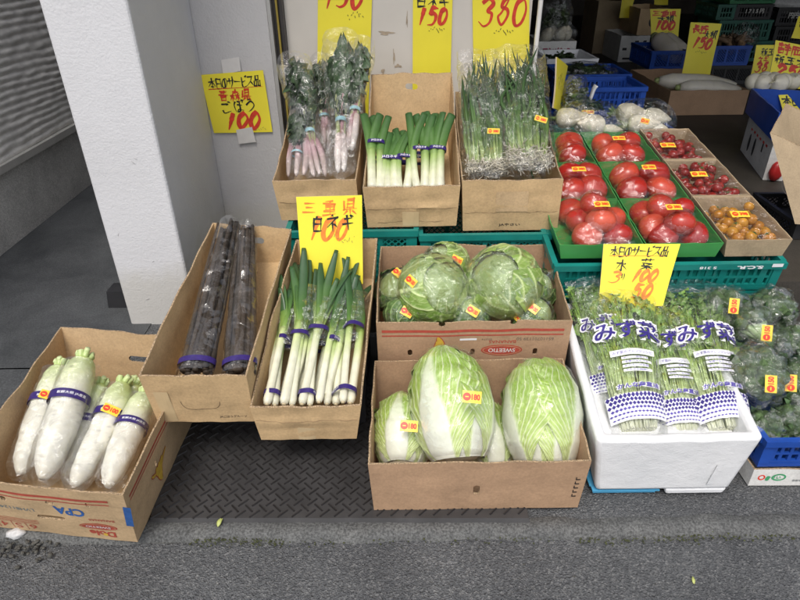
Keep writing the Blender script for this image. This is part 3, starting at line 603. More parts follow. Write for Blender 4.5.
for bx, (x0, y0, x1, y1) in ((UM, (.13, .004, .19, .060)), (UL, (.10, .004, .155, .055)), (LB, (.115, .002, .165, .050)), (GB, (.02, .004, .058, .120))):
    bx.prnt('tape', 0, rect2(x0, y0, x1, y1, 4), PTAPE, .0012)
# ---- foam box
def foam_mat():
    m, n, l, p = nt('foam'); c = n.new('ShaderNodeTexCoord'); v = n.new('ShaderNodeTexVoronoi'); v.inputs['Scale'].default_value = 260; l.new(c.outputs['Object'], v.inputs['Vector'])
    t = noise(n, l, 7, 5); r = ramp(n, l, t.outputs[0], [(.3, (.74, .75, .76)), (.7, (.84, .84, .845))]); l.new(r.outputs[0], p.inputs['Base Color']); p.inputs['Roughness'].default_value = .5
    p.inputs['Subsurface Weight'].default_value = .15; p.inputs['Subsurface Radius'].default_value = (.02, .02, .02)
    b = bump(n, l, v.outputs['Distance'], .25, .002); t2 = noise(n, l, 30, 4); l.new(bump(n, l, t2.outputs[0], .4, .006, b).outputs[0], p.inputs['Normal']); return m
FOAM = foam_mat()
FB = make_box('foam_box', 'white foam box of bagged mizuna greens on a light blue tray at the right front', 'foam box',
    [(.520, 1.125, .024), (.880, 1.125, .024), (.905, 1.64, .100), (.545, 1.64, .100)], [(.484, 1.10, .235), (.902, 1.10, .237), (.955, 1.66, .300), (.515, 1.66, .300)], FOAM, t=.026, seed=29, bulge=.002, n=18, m=8, edge=FOAM)
bevel_obj(FB.body, .014, 3)
V, F = hexm(A([(.56, 1.16, .16), (.85, 1.16, .16), (.90, 1.60, .20), (.57, 1.60, .20)]), A([(.53, 1.142, .180), (.868, 1.142, .180), (.912, 1.60, .235), (.55, 1.60, .235)])); part('inner_ledge', V, F, FOAM, FB.root, smooth=False)
def foot(x0, x1):
    V, F = hexm(A([(x0, 1.129, .004), (x1, 1.129, .004), (x1, 1.60, .072), (x0, 1.60, .072)]), A([(x0 - .006, 1.126, .027), (x1 + .006, 1.126, .027), (x1 + .006, 1.60, .097), (x0 - .006, 1.60, .097)])); o = part('foam_foot', V, F, FOAM, FB.root, smooth=False); bevel_obj(o, .006)
foot(.715, .87)
V2, F2 = rect2(.335, .03, .352, .115, 2); FB.prnt('moulded_rib', 0, (np.c_[V2, np.full(len(V2), .003)], F2), FOAM)

# ---- crates
def crate(name, label, c, size, mat, group=None, yaw=0.0, style='lattice', cat='crate', tilt=0.0, slat=None, floor=True):
    """open plastic crate; c = centre of its bottom; size = (w, d, h)"""
    w, d, h = size; root = thing(name, label, cat, c, group); root.rotation_euler = (tilt, 0, yaw)
    def add(nm, ms, par=root):
        V, F, _ = cat_(*ms); return link_mesh(nm, V, F, mat, par, smooth=False)
    t = .012; rimh = min(.022, h * .2)
    add('rim', [bxm((0, -d / 2, h - rimh / 2), (w + .012, t * 1.5, rimh)), bxm((0, d / 2, h - rimh / 2), (w + .012, t * 1.5, rimh)), bxm((-w / 2, 0, h - rimh / 2), (t * 1.5, d - t * 1.6, rimh)), bxm((w / 2, 0, h - rimh / 2), (t * 1.5, d - t * 1.6, rimh))])
    add('crate_floor', [bxm((0, 0, .006), (w, d, .012))])
    for sx in (-1, 1):
        for sy in (-1, 1): add('corner_post', [bxm((sx * (w / 2 - .012), sy * (d / 2 - .012), (h - rimh) / 2 + .007), (.028, .028, h - rimh - .012))])
    for side in range(4):
        L = (w if side in (0, 2) else d) - .055; off = (d if side in (0, 2) else w) / 2
        R = rot('Z', [0, PI / 2, PI, -PI / 2][side]); ms = []; zb, zt = .013, h - rimh - .001; hh = zt - zb
        def bar(x, z, lx, lz, ang=0.0, th=.006, dy=0):
            M = rot('Y', ang); V, F = bxm((0, 0, 0), (lx, th, lz), M); ms.append(((V + A([x, -off + t / 2 + dy, z])) @ R.T, F))
        bar(0, zb + hh * .06, L, hh * .12, th=.010); bar(0, zt - hh * .03, L, hh * .06, th=.0095)
        if style == 'lattice':
            nw = max(2, int(round(L / .10)))
            for k in range(nw + 1): bar(-L / 2 + L * k / nw, zb + hh / 2, .016, hh * .98, th=.012)
            cell = .022; a0, a1 = zb + hh * .12, zt - hh * .06; H2 = a1 - a0; nx = int(L / cell); nz = max(1, int(round(H2 / cell)))
            dl = math.hypot(L / nx, H2 / nz); an = math.atan2(H2 / nz, L / nx)
            for ix in range(nx):
                for iz in range(nz):
                    x = -L / 2 + (ix + .5) * L / nx; z = a0 + (iz + .5) * H2 / nz
                    bar(x, z, dl, .0042, an, .005); bar(x, z, dl, .0042, -an, .0062)
        else:
            nw = int(L / .026)
            for k in range(nw + 1): bar(-L / 2 + L * k / nw, zb + hh / 2, .009 if k % 5 else .022, hh * .98, th=.007 if k % 5 else .009)
            bar(0, zb + hh * .5, L, hh * .10, th=.0082)
        add('side_panel', ms)
    return root
G_T = 'teal crates under the upper row of boxes'
crate('plastic_crate', 'teal lattice crate under the leek and turnip boxes behind the yellow leek card', (-.165, 2.125, .20 + .003), (.45, .42, .242), TEAL, G_T)
crate('plastic_crate', 'teal lattice crate between the cabbage carton and the green onion box', (.30, 2.115, .20 + .003), (.45, .42, .228), TEAL, G_T)
# supports below the cabbage carton and the tilted boxes
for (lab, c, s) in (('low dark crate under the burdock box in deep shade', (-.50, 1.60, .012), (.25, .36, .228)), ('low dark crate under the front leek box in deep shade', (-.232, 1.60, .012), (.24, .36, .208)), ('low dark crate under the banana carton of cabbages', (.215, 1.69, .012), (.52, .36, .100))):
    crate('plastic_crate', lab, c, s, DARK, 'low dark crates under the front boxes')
# right side: teal crate carrying the tomato trays
c1 = crate('plastic_crate', 'teal crate with white lettering carrying the front tomato trays', (.875, 2.022, .334), (.740, .58, .112), TEAL, tilt=math.atan(.145), style='slots')
V, F = fit(typed('S.C.R.', 1, .05), .255, .100, .085, .013, True); V3 = np.c_[V[:, 0], np.full(len(V), -.3012), V[:, 1]]; link_mesh('lettering', V3, F, WHT, c1, smooth=False)
V, F = fit(typed('S 318', 1, .03), .12, .100, .055, .010, True); V3 = np.c_[V[:, 0], np.full(len(V), -.3012), V[:, 1]]; link_mesh('lettering', V3, F, WHT, c1, smooth=False)
V, F = fit(rect2(0, 0, 1, 1), .325, .100, .035, .013); V3 = np.c_[V[:, 0], np.full(len(V), -.3011), V[:, 1]]; link_mesh('white_mark', V3, F, WHT, c1, smooth=False)
crate('plastic_crate', 'lower teal crate under the lettered tomato crate', (.865, 1.842, .001), (.70, .19, .285), TEAL, 'lower teal crates under the tomato trays')
crate('plastic_crate', 'teal crate under the middle and rear tomato trays', (.98, 2.66, .235), (.60, .58, .27), TEAL, 'lower teal crates under the tomato trays', tilt=.10)
crate('plastic_crate', 'light blue plastic tray flat on the ground under the white foam box', (.606, 1.379, .001), (.17, .480, .019), LBLUE, style='slots')
BC = crate('plastic_crate', 'blue slotted crate of bagged broccoli at the right edge of the front row', (1.175, 1.385, .066), (.42, .44, .098), BLUE, style='slots')
# white printed carton under the broccoli crate
WC = make_box('white_carton', 'white printed carton under the blue broccoli crate', 'box', [(.955, 1.158, .001), (1.385, 1.153, .001), (1.385, 1.60, .001), (.955, 1.60, .001)], [(.955, 1.158, .063), (1.385, 1.153, .063), (1.385, 1.60, .063), (.955, 1.60, .063)], WHITE_CARD, seed=31, bulge=.002)
GRN = plain('green_print', (.06, .32, .14), .5, .15, 60)
WC.prnt('green_print', 0, ring2(.075, .032, .020, .013, .005), GRN); WC.prnt('red_mark', 0, ring2(.028, .032, .010, .010, .004), STR); WC.prnt('green_print', 0, oval(.045, .028, .006, .009), GRN); WC.prnt('lettering', 0, fit(typed('やさい', 1, .03), .060, .032, .04, .013), GRN)
WC.prnt('lettering', 0, fit(typed('新鮮野菜をお届けします', 1, .01), .165, .020, .10, .008), plain('grey_print', (.2, .22, .22), .6, .1, 50)); WC.prnt('red_mark', 0, oval(.18, .045, .010, .008), STR); WC.prnt('green_print', 0, oval(.188, .056, .006, .004), GRN); WC.prnt('green_print', 0, oval(.172, .056, .006, .004), GRN)
# ================================================================== SIGNS
CARDB = plain('card_back', (.60, .50, .36), .7, .08, 12)
def sign(label, BL, BR, TR, TL, texts, curl=.003, name='price_sign', thick=.0012, border=False, seed=0, group=None):
    """texts: (part name, kind, args) with coordinates as fractions of the card's width and height"""
    Q = A([BL, BR, TR, TL], float); W = np.linalg.norm(Q[1] - Q[0]); Hh = np.linalg.norm(Q[3] - Q[0]); nn = nrm(np.cross(Q[1] - Q[0], Q[3] - Q[0]))
    def S(u, v, off=0.0):
        u = np.asarray(u, float); v = np.asarray(v, float)
        P = (Q[0] * (1 - u)[..., None] + Q[1] * u[..., None]) * (1 - v)[..., None] + (Q[3] * (1 - u)[..., None] + Q[2] * u[..., None]) * v[..., None]
        b = curl * (np.sin(PI * u) * .8 + .7 * np.sin(u * 3.1 + v * 4.2 + seed) + .4 * (u - .5) * (v - .5) * 4)
        return P + nn * (b + off)[..., None]
    root = thing(name, label, 'price sign', Q.mean(0) if False else Q[0], group)
    n = 14; uu, vv = np.meshgrid(np.linspace(0, 1, n), np.linspace(0, 1, n)); uu, vv = uu.ravel(), vv.ravel()
    f1 = S(uu, vv, np.zeros(n * n)); f0 = S(uu, vv, np.full(n * n, -thick)); F = grid_faces(n, n); F2 = [[q + n * n for q in f[::-1]] for f in F]
    ed = list(range(n)) + [n * k + n - 1 for k in range(1, n)] + [n * n - 1 - k for k in range(1, n)] + [n * (n - 1 - k) for k in range(1, n - 1)]
    F3 = [[ed[(k + 1) % len(ed)], ed[k], ed[k] + n * n, ed[(k + 1) % len(ed)] + n * n] for k in range(len(ed))]
    part('card', np.vstack([f1, f0]), F + F2 + F3, [YEL, CARDB], root, midx=[0] * len(F) + [1] * (len(F2)) + [1] * len(F3))
    for ch in root.children: ch.data.set_sharp_from_angle(angle=math.radians(40))
    for k, (pn, VF, mat) in enumerate(texts(W, Hh)):
        V, F = VF; V = np.asarray(V); z = .0007 + .00025 * k + (V[:, 2] if V.shape[1] > 2 else 0)
        part(pn, S(V[:, 0] / W, V[:, 1] / Hh, np.broadcast_to(z, (len(V),))), F, mat, root, smooth=False)
    return root, S
def px4(bl, br, tr, tl, yb, yt): return at(*bl, yb), at(*br, yb), at(*tr, yt), at(*tl, yt)
# burdock sign taped on the pale wall
def tx(W, H): return [
    ('black_writing', brush_text('本日のサービス品', W * .10, H * .76, W * .82, H * .17, W * .020, .05, .05, 1), BLK), ('red_line', brush_text('ー', W * .10, H * .645, W * .82, H * .18, W * .012, seed=3), RED),
    ('red_writing', brush_text('青森県', W * .22, H * .55, W * .52, H * .19, W * .024, .22, .1, 4), RED), ('black_writing', brush_text('ごぼう', W * .22, H * .36, W * .56, H * .19, W * .024, .25, .05, 6), BLK),
    ('red_price', brush_text('100', W * .22, H * .08, W * .58, H * .24, W * 0.0675, .12, .25, 8), RED), ('small_writing', scribble(W * .60, H * .02, W * .30, H * .06, W * .006, 3), GRY_INK)]
r, S = sign('yellow price card for burdock taped onto the pale grey wall', at(214, 133, 2.684), at(272.5, 132, 2.684), at(263, 70, 2.680), at(200, 75, 2.680), tx, .0015)
TAPE = plain('paper_tape', (.62, .60, .58), .6, .05, 30)
for (a, b, c, d) in (((223, 74), (241, 71), (239, 57), (221, 60)), ((239, 144), (256, 142), (252, 127), (236, 130))):
    V = A([at(*q, 2.6805 - .001 * (a[0] > 230)) for q in (a, b, c, d)]); V2 = V + A([0, .0006, 0]); V, F = hexm(V, V2); part('tape', V, F, TAPE, r, smooth=False)
# white leek card in the front leek box
def tx(W, H): return [
    ('red_writing', brush_text('三重県', W * .09, H * .80, W * .80, H * .15, W * .026, .55, .08, 2), ORG), ('red_price', brush_text('100', W * .13, H * .53, W * .62, H * .22, W * 0.0675, .12, .35, 3), ORG),
    ('black_writing', brush_text('白ネギ', W * .20, H * .625, W * .66, H * .175, W * .030, .28, .05, 4), BLK), ('small_writing', scribble(W * .55, H * .49, W * .34, H * .07, W * .008, 5), GRY_INK)]
sign('yellow price card for white leeks standing in the front leek box', at(303, 286, 1.66), at(363, 284, 1.66), at(362, 195, 1.725), at(296, 197, 1.725), tx, .002, thick=.003)
# mizuna card
def tx(W, H): return [
    ('black_writing', brush_text('本日のサービス品', W * .10, H * .80, W * .76, H * .16, W * .018, .05, .05, 1), BLK), ('red_line', brush_text('ー', W * .10, H * .69, W * .70, H * .20, W * .010, seed=3), ORG),
    ('black_writing', brush_text('水菜', W * .18, H * .575, W * .52, H * .19, W * .020, 1.0, .05, 4), BLK), ('red_writing', brush_text('3', W * 0.1080, H * .38, W * .18, H * .19, W * .032, seed=6, slant=.3), ORG), ('black_mark', brush_text('り', W * .28, H * .42, W * .06, H * .12, W * .012, seed=6), BLK),
    ('red_price', brush_text('100', W * .42, H * .40, W * .36, H * .17, W * 0.0486, .1, .35, 8), ORG), ('red_price', brush_text('50', W * .47, H * .14, W * .28, H * .20, W * 0.0540, .2, .35, 9), ORG), ('small_writing', scribble(W * .55, H * .36, W * .30, H * .05, W * .006, 5), GRY_INK)]
sign('yellow price card for mizuna greens leaning on the teal lettered crate', at(598, 306, 1.60), at(663, 306, 1.60), at(680, 244, 1.70), at(604, 244, 1.70), tx, .003, thick=.004)
# three long cards on the beige panel
def card3(p, lab, tx, seed=0, Yv=2.733): sign(lab, at(*p[0], Yv), at(*p[1], Yv), at(*p[2], Yv), at(*p[3], Yv), tx, .002, seed=seed)
def tx(W, H): return [('red_price', brush_text('130', W * .10, H * .78, W * .72, H * .15, W * 0.0743, .12, .25, 2), RED), ('black_writing', brush_text('大根', W * .1, H * .935, W * .7, H * .06, W * .03, .2, 0, 3), BLK), ('small_writing', scribble(W * .55, H * .71, W * .30, H * .04, W * .010, 1), BLK)]
card3([(317, 126), (368, 126), (373, -30), (318, -30)], 'long yellow card reading 130 on the beige panel above the turnip bags', tx, 1)
def tx(W, H): return [('red_writing', brush_text('三重県', W * .12, H * .885, W * .72, H * .08, W * .035, .2, 0, 2), RED), ('black_writing', brush_text('白ネギ', W * .06, H * .795, W * .84, H * .085, W * .045, .15, .05, 3), BLK), ('red_price', brush_text('150', W * .10, H * .655, W * .78, H * .135, W * 0.0945, .12, .2, 4), RED), ('small_writing', scribble(W * .40, H * .60, W * .42, H * .04, W * .012, 2), BLK)]
card3([(412.5, 100), (450, 100), (453, -20), (413, -20)], 'long yellow card reading 150 on the beige panel above the short leeks', tx, 2)
def tx(W, H): return [('black_writing', brush_text('新玉ネギ', W * .12, H * .845, W * .72, H * .09, W * .035, .12, 0, 3), BLK), ('red_price', brush_text('380', W * 0.1080, H * .655, W * .82, H * .185, W * .060, .10, .25, 5), RED), ('small_writing', scribble(W * .36, H * .60, W * .36, H * .04, W * .010, 2), BLK)]
card3([(474, 112), (529, 112), (529.5, -26), (472, -26)], 'long yellow card reading 380 on the beige panel above the green onions', tx, 3)

# ================================================================== PRODUCE
PURT = plain('purple_tape', (.036, .021, .135), .28, .25, 140)
def sticker(root, par, c, nrm_, up, w=.034, h=.020, txt='180', mat=STK):
    """printed price sticker: card, red emblem, price"""
    z = nrm(nrm_); up = A(up, float); y = nrm(up - z * np.dot(up, z)); x = np.cross(y, z)
    def put(VF, off):
        V, F = VF; V = np.asarray(V); bend = -((V[:, 0] / w) ** 2) * .004
        return c + V[:, :1] * x + V[:, 1:2] * y + (off + bend)[:, None] * z, F
    V, F = put(rect2(-w / 2, -h / 2, w / 2, h / 2, 6), .0006); st = sub('price_sticker', V, F, mat, root, par or root, smooth=True)
    V, F = put(oval(-w * .27, 0, h * .34, h * .34, 18), .0012); link_mesh('emblem', V - base(root), F, STR, st)
    V, F = put(fit(typed(txt, 1, .05), w * .20, 0, w * .46, h * .52), .0013); link_mesh('price_print', V - base(root), F, STR, st, smooth=False)
    V, F = put(rect2(-w * .36, -.0012, -w * .18, .0012), .0016); link_mesh('emblem_mark', V - base(root), F, STK, st, smooth=False)
    return st
def shell(c, M, rad, seed, crumple=.006, nu=30, nv=22, twist=None):
    V, F = uvs(nu, nv); d = crk(V, 2.6, seed) * crumple + crk(V, 7, seed + 1) * crumple * .45
    P = V * (A(rad) + d[:, None])
    if twist is not None:
        k = np.clip((V[:, 2] - .86) / .14, 0, 1)[:, None]; P = P * (1 - k * A([.8, .8, 0])) + k ** 2 * A([0, 0, twist])
    return P @ M.T + A(c), F
# ---- wrapped heads of leaves
def napa_head(seed, L=.30, R=.085):
    rng = np.random.RandomState(seed); ms = []
    def Rp(t): return R * np.interp(t, [0, .05, .2, .45, .7, .88, .97, 1], [.60, .72, .90, 1.0, .93, .70, .40, .18])
    core, F = uvs(24, 18); core = core * A([R * .86, R * .86, L * .49]) + A([0, 0, L * .5]); ms.append((core, F, np.tile(A([[.50, .58, .22]]), (len(core), 1))))
    nu, nv = 170, 72; u, v = np.meshgrid(np.linspace(-1, 1, nu), np.linspace(0, 1, nv)); u, v = u.ravel(), v.ravel()
    lay = [(a + rng.uniform(-.25, .25), o) for o, n0, a0 in ((.90, 3, .5), (.97, 3, 1.5), (1.04, 3, 0.0)) for a in (np.arange(n0) * 2 * PI / n0 + a0)]
    for k, (phi, off) in enumerate(lay):
        half = np.interp(v, [0, .15, .45, .75, 1], [.55, .80, 1.25, 1.35, .9]); vmax = rng.uniform(.86, 1.0); t = v * vmax
        edge = np.abs(u); ruff = .0060 * np.sin(v * 34 + u * 5 + k) * edge ** 2 * np.clip(v * 2 - .3, 0, 1)
        P0 = np.c_[u * 2, v * 4, np.full(len(u), k * 3.1)]
        wr = np.interp(v, [0, .2, .5, .8, 1], [.74, .46, .22, .09, .03]) * (1 + .08 * sn(P0, 3, seed))
        mid = np.clip((wr - edge) / .09 + .5, 0, 1)
        ph_ = u / (.34 + .50 * v); s = ph_ * 4.3 + .45 * sn(P0 * A([.5, .30, 1]), 2.2, seed + k); fr = np.abs((s % 1) - .5); vein = np.clip((.13 * np.interp(v, [0, .5, 1], [1.5, 1.0, .5]) - np.abs(.5 - fr)) / .05, 0, 1) * (1 - mid); s = ph_ * 8.6 + v * 1.5 * np.sign(u) + .5 * sn(P0 * A([.6, .35, 1]), 2.4, seed + k + 5); fr = np.abs((s % 1) - .5); vein = np.maximum(vein, .55 * np.clip((.12 * np.interp(v, [0, .4, 1], [.8, 1, .6]) - np.abs(.5 - fr)) / .08, 0, 1) * (1 - mid)); s = v * 13 - edge * 6 + .5 * sn(P0, 2.5, seed + k + 8) + np.where(u > 0, .4, 0); fr = np.abs((s % 1) - .5); vein = np.maximum(vein, .38 * np.clip((.08 - np.abs(.5 - fr)) / .07, 0, 1) * (1 - mid))
        s2 = np.abs(sn(P0 * A([3.2, 3.2, 1]), 2.6, seed + 9 + k)); v2 = np.clip((.12 - s2) / .12, 0, 1) * (1 - mid) * .22
        vv = np.maximum(vein, v2); blis = sn(P0 * A([4, 5, 1]), 2.4, seed + k + 30) * (1 - mid)
        rr = Rp(t) * off + .0030 * mid * np.interp(v, [0, .6, 1], [1, .7, .2]) + .0013 * vv + .0016 * blis + ruff + .004 * edge ** 3 * v
        a = phi + u * half
        P = np.c_[rr * np.cos(a), rr * np.sin(a), L * t + .012 * np.sin(u * 2.2 + k) * v * (1 - .4 * v)]
        gs = np.clip(v + .10 * blis - .25 * edge * 0, 0, 1); blade = lerpc(gs, [(0, (.52, .60, .24)), (.35, (.38, .52, .10)), (.8, (.27, .42, .06)), (1, (.34, .47, .10))])
        C = blade * (1 - vv[:, None] * .66) + A([.72, .76, .52]) * vv[:, None] * .66
        C = C * (1 - mid[:, None]) + lerpc(v, [(0, (.72, .72, .62)), (.6, (.68, .72, .54)), (1, (.56, .65, .32))]) * mid[:, None]
        ms.append((P, grid_faces(nu, nv), C))
    return cat_(*ms)
NAPA = veg('napa_leaf', .35, .08, .2, 120, .06)
CUT = plain('cut_core', (.66, .58, .42), .7, .25, 60, .4, 80)
def napa(label, basep, tip, R, seed, roll=0.0, stick=None, gp=None):
    basep = A(basep); tip = A(tip); L = np.linalg.norm(tip - basep); M = mfr(tip - basep, (math.cos(roll), math.sin(roll), .2)); root = thing('chinese_cabbage', label, 'cabbage', basep, gp)
    V, F, C = napa_head(seed, L, R); part('leaf_head', V @ M.T + basep, F, NAPA, root, cols=C)
    V, F = uvs(20, 10); V = V * A([R * .50, R * .50, .012]) * (1 + .10 * crk(V, 5, seed))[:, None]; part('cut_core', V @ M.T + basep + M[:, 2] * .004, F, CUT, root)
    ws = uvs(44, 34); V = ws[0]; t = (V[:, 2] + 1) / 2; Rp = R * 1.055 * np.interp(t, [0, .05, .2, .45, .7, .88, .97, 1], [.30, .72, .94, 1.03, .97, .78, .50, .05]); hx = np.hypot(V[:, 0], V[:, 1]) + 1e-6
    d = crk(V * A([1, 1, 2.5]), 3, seed) * .0022 + crk(V * A([1, 1, 2]), 8, seed + 2) * .0013
    P = np.c_[V[:, 0] / hx * (Rp + d), V[:, 1] / hx * (Rp + d), -0.008 + t * (L + .016)]; part('clear_wrap', P @ M.T + basep, ws[1], FILM_S, root)
    if stick:
        px, py, Yd = stick; p = at(px, py, Yd); ax = M[:, 2]; q = p - basep; rad = q - ax * np.dot(q, ax); ray = nrm(A([0, 0, H_CAM]) - p)
        sticker(root, None, p + ray * .0, nrm(nrm(rad) * .6 + ray * .6), (.1, .3, 1), .046, .029, '180')
    return root
def napx(pb, pt, yb, yt): return at(*pb, yb), at(*pt, yt)
b, t_ = napx((458, 460), (444, 349), 1.145, 1.385); napa('largest Chinese cabbage, propped upright with its cut base toward the street and a price sticker', b, t_, .110, 21, .3, (472, 397, 1.125), 'Chinese cabbages in the front box')
b, t_ = napx((545, 466), (538, 360), 1.155, 1.37); napa('Chinese cabbage alone at the right side of the brown front box', b, t_, .104, 35, 1.5, None, 'Chinese cabbages in the front box')
b, t_ = napx((402, 466), (404, 396), 1.175, 1.36); napa('smaller Chinese cabbage squeezed in the front box left of the propped one', b, t_, .082, 47, .8, (409, 426, 1.165), 'Chinese cabbages in the front box')
b, t_ = napx((494, 470), (483, 405), 1.20, 1.37); napa('Chinese cabbage lying half hidden behind the propped one', b, t_, .072, 53, 2.2, None, 'Chinese cabbages in the front box')

CABM = veg('cabbage_leaf', .42, .06, .3, 110, .10)
def cabbage_head(seed, R, dark):
    rng = np.random.RandomState(seed); ms = []; core, F = uvs(22, 16); ms.append((core * R * .93, F, np.tile(A([[.30, .40, .14]]), (len(core), 1))))
    nu, nv = 120, 56; u, v = np.meshgrid(np.linspace(-1, 1, nu), np.linspace(0, 1, nv)); u, v = u.ravel(), v.ravel()
    for k in range(6):
        phi = k * 2.4 + rng.uniform(-.3, .3); off = 1.0 + .028 * (k // 2); tmax = rng.uniform(2.0, 2.6); th = PI - .12 - v * tmax + 0  # from the stalk end upward
        half = np.interp(v, [0, .2, .6, 1], [.5, 1.0, 1.35, 1.2]); edge = np.abs(u); P0 = np.c_[u * 2, v * 3, np.full(len(u), k * 2.7)]
        mid = np.clip((np.interp(v, [0, .5, 1], [.14, .06, .015]) - edge) / .03 + .5, 0, 1)
        s = v * 4.2 - edge * 2.0 + .25 * sn(P0, 2, seed + k) + np.where(u > 0, .4, 0); fr = np.abs((s % 1) - .5); vein = np.clip((.075 - np.abs(.5 - fr)) / .04, 0, 1); s = v * 9 - edge * 5 + .4 * sn(P0, 3, seed + k + 6) + np.where(u > 0, .4, 0); fr = np.abs((s % 1) - .5); vein = np.maximum(vein, .5 * np.clip((.07 - np.abs(.5 - fr)) / .05, 0, 1))
        s2 = np.abs(sn(P0 * A([3, 3, 1]), 2.4, seed + 9 + k)); v2 = np.clip((.10 - s2) / .10, 0, 1) * .45; vv = np.maximum(np.maximum(vein, v2), mid)
        wav = sn(P0, 1.6, seed + k + 40) * .05
        rr = R * (off + wav * edge * 1.5 + .07 * edge ** 3 + .06 * v ** 4 * (k > 2)) + .0022 * vv + .0020 * sn(P0 * 4, 2, seed + 3)
        a = phi + u * half; st = np.sin(th); P = np.c_[rr * st * np.cos(a), rr * st * np.sin(a), rr * np.cos(th) * .9]
        lo, hi = ((.055, .115, .03), (.11, .19, .055)) if dark else ((.15, .26, .045), (.36, .47, .13))
        g = np.clip(.45 + .5 * sn(P0, 1.3, seed + 70) - (.25 if k > 3 else -.15), 0, 1)[:, None]; C = A(lo) * (1 - g) + A(hi) * g
        C = C * (1 - .85 * vv[:, None]) + (A([.27, .36, .14]) if dark else A([.60, .68, .34])) * .85 * vv[:, None]; ms.append((P, grid_faces(nu, nv), C))
    return cat_(*ms)
def cabbage(label, px, py, Yd, R, seed, dark, roll, stick=None, bag=True):
    c = at(px, py, Yd); root = thing('cabbage', label, 'cabbage', c, 'green cabbages in the banana carton'); M = A(Matrix.Rotation(roll[0], 3, 'X') @ Matrix.Rotation(roll[1], 3, 'Y') @ Matrix.Rotation(roll[2], 3, 'Z'))
    V, F, C = cabbage_head(seed, R, dark); part('leaf_head', V @ M.T + c, F, CABM, root, cols=C)
    V, F = shell(c, M, (R * 1.10, R * 1.10, R * 1.04), seed, .005, 36, 26, twist=R * .35); part('plastic_bag', V, F, FILM_H, root)
    for (sx, sy) in (stick or ()):
        ray = nrm(A([0, 0, H_CAM]) - c); d = _ray(sx, sy); d = d / np.linalg.norm(d); o = A([0, 0, H_CAM]); bq = np.dot(c - o, d); h2 = max(0, (R * 1.12) ** 2 - (np.dot(c - o, c - o) - bq * bq)); p = o + d * (bq - math.sqrt(h2))
        sticker(root, None, p, nrm(nrm(p - c) + .5 * ray), (.5, 0, 1), .036, .026, '100')
cabbage('pale cabbage in clear bag at the front left of the banana carton', 433, 290, 1.60, .106, 3, False, (.9, .5, .2), [(411, 281)])
cabbage('dark topped cabbage standing behind the pale bagged one in the banana carton', 445, 268, 1.745, .080, 9, False, (.3, -.5, 1.2), [(457, 260)])
cabbage('dark green cabbage against the left side of the banana carton', 399, 292, 1.69, .075, 15, True, (.5, -.2, .4), [(398, 273)])
cabbage('large pale cabbage in shiny bag at the right of the banana carton', 503, 283, 1.61, .110, 22, False, (.8, -.5, 2.0))
cabbage('dark green cabbage behind the large pale one at the right of the banana carton', 532, 290, 1.70, .072, 29, True, (.2, .6, .9))
cabbage('small dark cabbage low between the two pale ones, with a square price sticker', 470, 315, 1.555, .060, 34, True, (.6, .2, .1), [(473, 311)])
cabbage('dark cabbage low at the front right corner of the banana carton', 532, 316, 1.56, .064, 41, True, (.4, .5, .3), [(516, 315), (533, 308)])
cabbage('dark cabbage low at the front left corner of the banana carton', 404, 316, 1.56, .056, 44, True, (.2, .5, .9), [(407, 312)])

